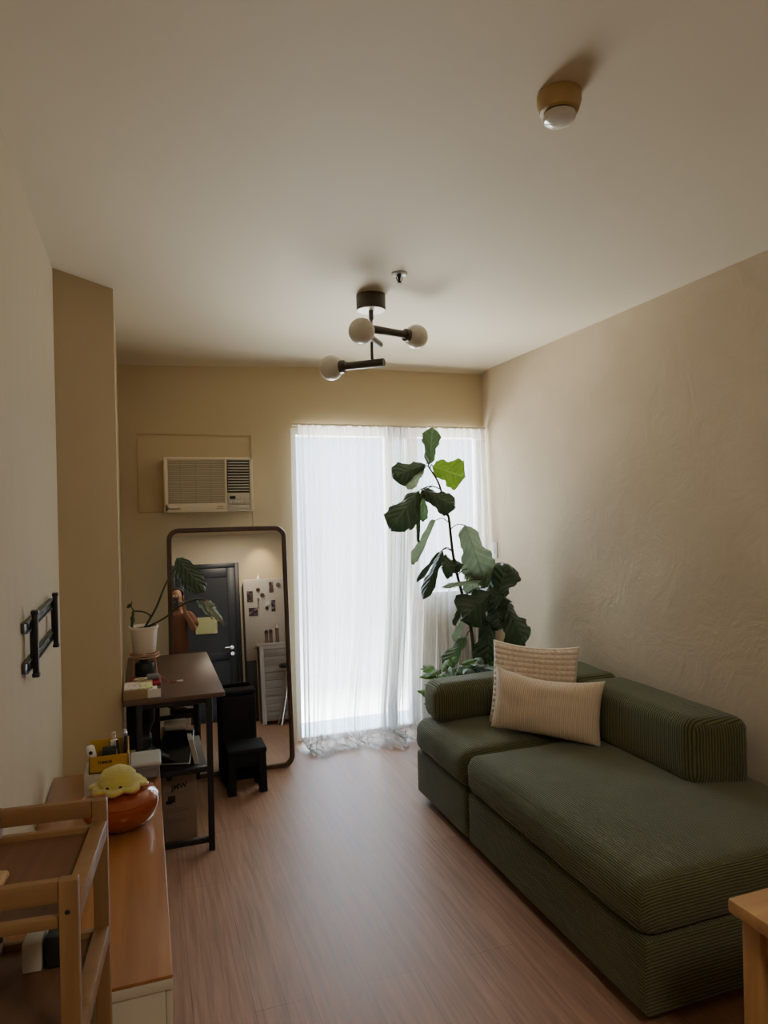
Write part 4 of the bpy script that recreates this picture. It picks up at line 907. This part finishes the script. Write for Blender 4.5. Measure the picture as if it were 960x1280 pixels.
# ------------------------------------------------------------------ behind the camera: what the mirror shows
t = thing('refrigerator', 'pale refrigerator covered with magnets, seen in the mirror beside the dark door', 'refrigerator', (1.12, -0.9, 0))
M_fr = mat('fridge_enamel', (0.50, 0.47, 0.42), 0.35, 0.04)
obj('cabinet_body', box(B(), 0.812, 1.40, -1.20, -0.60, 0.02, 1.775, 0.01), mat('fridge_side', (0.05, 0.05, 0.05), 0.5), t)
d = obj('door', box(B(), 0.808, 1.404, -0.60, -0.55, 0.74, 1.78, 0.012), M_fr, t)
d = obj('door', box(B(), 0.808, 1.404, -0.60, -0.55, 0.03, 0.73, 0.012), mat('dark_lower_door', (0.022, 0.023, 0.027), 0.4), t)
MG = 'photos and magnets on the refrigerator'
def magnet(label, x0, x1, z0, z1, m, kind='photo'):
    if kind == 'photo':
        tt = thing('photo_print', label, 'photo', ((x0+x1)/2, -0.55, z0), None, MG)
        obj('print', box(B(), x0, x1, -0.5499, -0.547, z0, z1), m, tt)
    else: tag(obj('magnet', lathe(B(), [(0, 0), (x1, 0), (x1*0.9, 0.008), (0, 0.01)], (x0, -0.5499, z0), 20, (0, 1, 0)), m), label, 'magnet', MG)
def ph(n, a, b): return print_mat(n, [(0, a), (0.5, b), (0.6, (0.30, 0.19, 0.15))], (24, 24, 30), len(n)*1.7)
dk, br = (0.035, 0.022, 0.028), (0.12, 0.07, 0.06)
magnet('dark portrait photo on the upper refrigerator door, closest to the dark entrance door', .845, .922, 1.485, 1.628, ph('photo_a', dk, br))
magnet('dark oblong photo lowest on the refrigerator door', .862, .978, 1.306, 1.41, ph('photo_bb', dk, (0.08, 0.06, 0.09)))
magnet('tall dark photo highest on the refrigerator door', 1.135, 1.19, 1.595, 1.735, ph('photo_ccc', br, dk))
magnet('dark purple photo in the middle of the refrigerator door', 1.152, 1.205, 1.345, 1.495, ph('photo_dddd', dk, (0.10, 0.06, 0.11)))
magnet('pale strip of small pictures on the refrigerator door', .975, 1.0, 1.40, 1.53, ph('photo_eeeee', (0.35, 0.3, 0.27), (0.1, 0.07, 0.06)))
magnet('round dark red magnet above the picture strip', .992, .026, 1.64, 0, mat('magnet_red', (0.10, 0.03, 0.03), 0.4), 'm')
magnet('round brown magnet next to the picture strip', 1.045, .03, 1.567, 0, mat('magnet_brown', (0.10, 0.075, 0.05), 0.4), 'm')
magnet('round grey magnet in the top corner of the refrigerator door', 1.255, .03, 1.69, 0, mat('magnet_grey', (0.13, 0.12, 0.10), 0.4), 'm')
magnet('small white magnet over a black one on the refrigerator door', 1.105, .028, 1.45, 0, M_white, 'm')
magnet('small black magnet under the white one', 1.095, .022, 1.395, 0, M_blackp, 'm')
t = thing('figurine', 'tiny white figurine on top of the refrigerator', 'figurine', (1.01, -0.62, 1.78))
obj('figure', lathe(B(), [(0, 0), (0.022, 0), (0.024, 0.03), (0.014, 0.045), (0.016, 0.06), (0, 0.075)], (1.01, -0.62, 1.7805), 20), M_white, t)
tag(obj('door_poster', box(B(), 0.185, 0.470, YF+0.0006, YF+0.003, 1.165, 1.39), print_mat('poster_print', [(0, (0.42, 0.44, 0.22)), (0.6, (0.55, 0.53, 0.36)), (0.72, (0.10, 0.12, 0.08))], (9, 9, 11), 2.2)), 'yellow green sheet of paper stuck to the dark entrance door', 'poster')
M_wwash = wood_mat('whitewashed_boards', (0.30, 0.26, 0.22), (0.50, 0.46, 0.41), 0.7, 'X', 3.0, 0, 0.1)
M_cw = mat('counter_white', (0.58, 0.55, 0.51), 0.5, 0.04)
t = thing('bar_counter', 'white counter with whitewashed board front, seen in the mirror', 'counter', (1.5, -0.05, 0))
obj('worktop', box(B(), 0.885, 2.20, -0.35, 0.26, 0.882, 0.912, 0.004), M_cw, t)
bm = B(); box(bm, 0.918, 0.965, 0.20, 0.25, 0, 0.882, 0.003); box(bm, 0.918, 0.965, -0.34, -0.29, 0, 0.882, 0.003); box(bm, 0.965, 2.2, 0.20, 0.25, 0.842, 0.882, 0.003); obj('frame_posts', bm, M_cw, t)
bm = B()
for k in range(9): box(bm, 0.965, 2.2, 0.205, 0.232, 0.045+k*0.0886, 0.045+(k+1)*0.0886-0.003, 0.002)
obj('front_boards', bm, M_wwash, t)
obj('side_board', box(B(), 0.925, 0.945, -0.29, 0.20, 0, 0.882), mat('counter_side', (0.06, 0.05, 0.045), 0.6), t)
M_mill = mat('smoky_pink_glass', (0.20, 0.13, 0.11), 0.2, 0.1)
for x, y, h, lb in ((1.018, 0.10, 0.16, 'short dark topped grinder on the counter nearest its free end'), (1.070, 0.10, 0.165, 'short grinder on the counter between two others'), (1.145, 0.11, 0.235, 'tallest grinder with metal cap on the counter')):
    t = thing('spice_grinder', lb, 'grinder', (x, y, 0.912), None, 'grinders on the counter')
    obj('grinder_body', lathe(B(), [(0, 0), (0.022, 0), (0.023, 0.004), (0.019, h*0.4), (0.021, h*0.74), (0, h*0.74)], (x, y, 0.9125), 20), M_mill, t)
    obj('cap', lathe(B(), [(0, h*0.74), (0.022, h*0.74), (0.022, h*0.9), (0.012, h), (0, h)], (x, y, 0.9125), 20), M_chrome if h > 0.2 else mat('cap_brown', (0.05, 0.03, 0.025), 0.4), t)
t = thing('bar_stool', 'bar stool with dark seat and chrome legs before the counter', 'stool', (1.28, 0.50, 0))
obj('seat', cushion(B(), 1.12, 1.44, 0.36, 0.66, 0.61, 0.665, 0.025, 0.01, m=6), M_blackp, t)
for sxx in (-1, 1):
    for syy in (-1, 1):
        obj('leg', tube(B(), spline([(1.28+sxx*0.07, 0.51+syy*0.07, 0.62), (1.28+sxx*0.12, 0.51+syy*0.11, 0.30), (1.28+sxx*0.19, 0.51+syy*0.16, 0.006)], 5), 0.011, 10), M_chrome, t)
obj('foot_ring', tube(B(), [(1.28+0.135*math.cos(k*PI/16), 0.51+0.125*math.sin(k*PI/16), 0.25) for k in range(33)], 0.008, 8), M_chrome, t)

# ------------------------------------------------------------------ the person with the phone
def skin(name, verts, edges, m, parent, root=0, sub=2, branch=0.8):
    me = bpy.data.meshes.new(name); me.from_pydata([v[0] for v in verts], edges, []); me.materials.append(m)
    o = bpy.data.objects.new(name, me); COL.objects.link(o)
    if parent: o.parent = parent
    md = o.modifiers.new('Skin', 'SKIN'); md.use_smooth_shade = True; md.branch_smoothing = branch
    for i, v in enumerate(verts):
        r = v[1]; sv = me.skin_vertices[0].data[i]; sv.radius = r if isinstance(r, tuple) else (r, r); sv.use_root = (i == root)
    s = o.modifiers.new('Subdivision', 'SUBSURF'); s.levels = sub; s.render_levels = sub
    return o
M_skin = mat('skin', (0.36, 0.19, 0.115), 0.55, 0.06, 12)
py = -0.34; hx = -0.015
bv = []; be = []
def av(p, r, prev=None):
    bv.append((V(p), r)); i = len(bv)-1
    if prev is not None: be.append((prev, i))
    return i
pel = av((hx, py-0.04, 0.90), (0.135, 0.10)); sp1 = av((hx, py-0.045, 1.05), (0.12, 0.09), pel); ch = av((hx, py-0.04, 1.22), (0.14, 0.10), sp1); up = av((hx, py-0.035, 1.34), (0.11, 0.08), ch)
nk = av((hx, py-0.02, 1.425), (0.05, 0.052), up); jw = av((hx, py+0.01, 1.50), (0.058, 0.068), nk); hd = av((hx, py+0.005, 1.575), (0.073, 0.088), jw); hc = av((hx, py-0.005, 1.64), (0.062, 0.078), hd); av((hx, py-0.01, 1.675), (0.03, 0.04), hc)
def hand(w, prev, sgn, palm_dir, fing_dir, thumb_dir):
    """palm plus five bent fingers; w wrist, vectors give the directions"""
    pd, fd, td = V(palm_dir).normalized(), V(fing_dir).normalized(), V(thumb_dir).normalized(); across = pd.cross(fd).normalized()*sgn
    wi = av(w, 0.024, prev); pm = av(V(w)+pd*0.045, (0.034, 0.018), wi); kn = av(V(w)+pd*0.080, (0.036, 0.015), pm)
    for k, ln in enumerate((0.068, 0.076, 0.071, 0.056)):
        b = V(w)+pd*(0.086-0.004*abs(k-1))+across*(0.028-0.0185*k)
        a = av(b, 0.009, kn); c_ = av(b+(pd*0.75+fd*0.45)*ln*0.5, 0.0082, a); e = av(b+(pd*0.75+fd*0.45)*ln*0.5+(pd*0.15+fd)*ln*0.35, 0.0076, c_); av(b+(pd*0.75+fd*0.45)*ln*0.5+(pd*0.15+fd)*ln*0.35+(fd*0.9-pd*0.35)*ln*0.28, 0.0066, e)
    tb = V(w)+pd*0.03+across*0.024; a = av(tb, 0.012, pm); c_ = av(tb+(td+pd*0.6).normalized()*0.036, 0.010, a); av(tb+(td+pd*0.6).normalized()*0.036+(td*0.8+pd*0.8).normalized()*0.030, 0.0085, c_)
for s in (-1, 1):
    sh = av((hx+s*0.145, py-0.03, 1.355), 0.052, up); ua = av((hx+s*0.185, py+0.01, 1.26), 0.045, sh); el = av((hx+s*0.195, py+0.075, 1.165), 0.039, ua)
    fa = av((hx+s*0.155, py+0.165, 1.265), 0.036, el); w = V((s*0.085-0.0, -0.075, 1.385))
    w2 = av(V((hx+s*0.115, py+0.225, 1.335)), 0.029, fa)
    hand(w, w2, s, (-s*0.15, 0.25, 1.0), (-s*0.85, 0.35, 0.0), (-s*0.6, -0.5, 0.4))
    hp = av((hx+s*0.085, py-0.04, 0.84), 0.085, pel); kn_ = av((hx+s*0.095, py-0.03, 0.47), 0.055, hp); cf = av((hx+s*0.098, py-0.045, 0.33), 0.052, kn_); an = av((hx+s*0.10, py-0.05, 0.085), 0.034, cf)
    he = av((hx+s*0.10, py-0.05, 0.034), (0.034, 0.032), an); bl = av((hx+s*0.11, py+0.06, 0.030), (0.040, 0.024), he); av((hx+s*0.115, py+0.13, 0.022), (0.036, 0.018), bl)
person = skin('person', bv, be, M_skin, None)
tag(person, 'person in a brown t-shirt holding up a phone, seen in the mirror', 'person')
person['_base'] = (0, 0, 0)
cv = [((hx, py-0.04, 0.86), (0.165, 0.125)), ((hx, py-0.045, 1.02), (0.150, 0.112)), ((hx, py-0.04, 1.20), (0.160, 0.120)), ((hx, py-0.035, 1.345), (0.145, 0.108)), ((hx, py-0.024, 1.415), (0.078, 0.074))]; ce = [(0, 1), (1, 2), (2, 3), (3, 4)]
for s in (-1, 1):
    k = len(cv); cv += [((hx+s*0.145, py-0.03, 1.362), 0.084), ((hx+s*0.19, py+0.015, 1.255), 0.072), ((hx+s*0.20, py+0.05, 1.195), 0.066)]; ce += [(3, k), (k, k+1), (k+1, k+2)]
skin('t_shirt', [(V(a), b) for a, b in cv], ce, mat('brown_jersey', (0.15, 0.062, 0.036), 0.9, 0.12, 10), person)
cv = [((hx, py-0.04, 0.93), (0.150, 0.115)), ((hx, py-0.04, 0.85), (0.16, 0.12))]; ce = [(0, 1)]
for s in (-1, 1): k = len(cv); cv += [((hx+s*0.09, py-0.04, 0.76), 0.105), ((hx+s*0.10, py-0.035, 0.52), 0.092)]; ce += [(1, k), (k, k+1)]
skin('shorts', [(V(a), b) for a, b in cv], ce, mat('dark_cotton', (0.03, 0.03, 0.035), 0.9), person)
bm = B(); ball(bm, (hx, py-0.03, 1.605), 0.1, 0.90, 1.0, 0.98, 28)
kill = [v for v in bm.verts if v.co.y > py+0.02+0.25*(v.co.z-1.60) or v.co.z < 1.52]
bmesh.ops.delete(bm, geom=kill, context='VERTS')
obj('hair', bm, mat('dark_hair', (0.012, 0.009, 0.008), 0.6, 0.3, 60, 0.5, 120), person, 180)
for s in (-1, 1):
    e = obj('eye', ball(B(), (hx+s*0.031, py+0.083, 1.585), 0.0125, n=16), mat('eye_white', (0.7, 0.68, 0.64), 0.2), person)
    obj('iris', ball(B(), (hx+s*0.031, py+0.0925, 1.585), 0.0055, 1, 0.7, 1, 12), mat('iris', (0.03, 0.015, 0.008), 0.2), e)
    obj('ear', ball(B(), (hx+s*0.078, py-0.005, 1.575), 0.03, 0.35, 0.7, 1.1, 16), M_skin, person)
obj('nose', tube(B(), [(hx, py+0.088, 1.592), (hx, py+0.108, 1.553), (hx, py+0.094, 1.545)], [0.008, 0.014, 0.010], 10), M_skin, person)
obj('mouth', ball(B(), (hx, py+0.083, 1.513), 0.022, 1, 0.35, 0.32, 16), mat('lips', (0.28, 0.09, 0.07), 0.45), person)
# phone: lens face just behind the camera's own position, held upright
t = thing('phone', 'black phone held up in both hands before the face', 'phone', (0.0, -0.02, 1.385), (0, 0, -YAW))
obj('phone_body', cushion(B(), -0.052, 0.023, -0.017, -0.009, 0.0, 0.158, 0.004, 0, m=4), M_blackp, t)
obj('camera_lens', lathe(B(), [(0, 0), (0.008, 0), (0.008, 0.0015), (0, 0.0015)], (0.007, -0.009, 0.118), 18, (0, 1, 0)), mat('lens_glass', (0.02, 0.02, 0.03), 0.05), t)

# ------------------------------------------------------------------ light
def look(o, d): o.rotation_euler = V(d).to_track_quat('-Z', 'Y').to_euler()
w = bpy.data.worlds.new('sky'); bpy.context.scene.world = w; w.use_nodes = True; nt = w.node_tree; nt.nodes.clear()
out = nt.nodes.new('ShaderNodeOutputWorld'); bg = nt.nodes.new('ShaderNodeBackground')
tc = nt.nodes.new('ShaderNodeTexCoord'); sp = nt.nodes.new('ShaderNodeSeparateXYZ'); nt.links.new(tc.outputs['Generated'], sp.inputs[0])
mr = nt.nodes.new('ShaderNodeMapRange'); mr.inputs[1].default_value = -0.55; mr.inputs[2].default_value = 0.55; nt.links.new(sp.outputs[2], mr.inputs[0])
cr = nt.nodes.new('ShaderNodeValToRGB'); e = cr.color_ramp.elements
e[0].position = 0.0; e[0].color = (1.0, 0.93, 0.80, 1); e[1].position = 1.0; e[1].color = (0.26, 0.31, 0.36, 1)
for p_, c_ in ((0.13, (1.0, 0.94, 0.84)), (0.215, (0.50, 0.48, 0.44)), (0.275, (0.13, 0.132, 0.13)), (0.36, (0.064, 0.070, 0.076)), (0.62, (0.038, 0.052, 0.065)), (0.80, (0.22, 0.27, 0.32))): k = e.new(p_); k.color = (*c_, 1)
nt.links.new(mr.outputs[0], cr.inputs[0]); nt.links.new(cr.outputs[0], bg.inputs[0]); bg.inputs[1].default_value = 24.0
nt.links.new(bg.outputs[0], out.inputs[0])
def portal(x0, x1, z0, z1):
    l = bpy.data.lights.new('daylight_portal', 'AREA'); l.shape = 'RECTANGLE'; l.size = x1-x0; l.size_y = z1-z0; l.cycles.is_portal = True
    o = bpy.data.objects.new('daylight_portal', l); COL.objects.link(o); o.location = ((x0+x1)/2, YB+0.13, (z0+z1)/2); look(o, (0, -1, 0))
portal(DX, WX, 0.0, ZT); portal(WX, XR, ZS, ZT)
l = bpy.data.lights.new('kitchen_fill_light', 'AREA'); l.shape = 'DISK'; l.size = 0.45; l.energy = 8.5; l.color = (1.0, 0.86, 0.68)  # added warm fill for the room, kept out of the mirror's view
o = bpy.data.objects.new('kitchen_fill_light', l); COL.objects.link(o); o.location = (0.75, -0.35, H-0.025); look(o, (0, 0, -1))
l = bpy.data.lights.new('kitchen_lamp', 'SPOT'); l.energy = 9.0; l.color = (1.0, 0.70, 0.38); l.shadow_soft_size = 0.03; l.spot_size = math.radians(60); l.spot_blend = 1.0
o = bpy.data.objects.new('kitchen_lamp', l); COL.objects.link(o); o.location = (1.09, YF+0.40, 2.48); look(o, (0, -0.36, -0.42))

# ------------------------------------------------------------------ camera and view
cd = bpy.data.cameras.new('camera'); cam = bpy.data.objects.new('camera', cd); COL.objects.link(cam)
cd.sensor_fit = 'HORIZONTAL'; cd.sensor_width = 36.0; cd.lens = FPX/960*36.0; cd.clip_start = 0.004
M3 = Matrix((Rt, Up, -Fw)).transposed(); cam.matrix_world = Matrix.Translation((0, 0, CZ)) @ M3.to_4x4()
sc_ = bpy.context.scene; sc_.camera = cam
sc_.view_settings.view_transform = 'AgX'; sc_.view_settings.look = 'None'; sc_.view_settings.exposure = 1.35
sc_.cycles.max_bounces = 12; sc_.cycles.diffuse_bounces = 8; sc_.cycles.transparent_max_bounces = 16; sc_.cycles.sample_clamp_indirect = 6.0
for o in bpy.data.objects:
    for k in ('_base', '_local'):
        if k in o: del o[k]
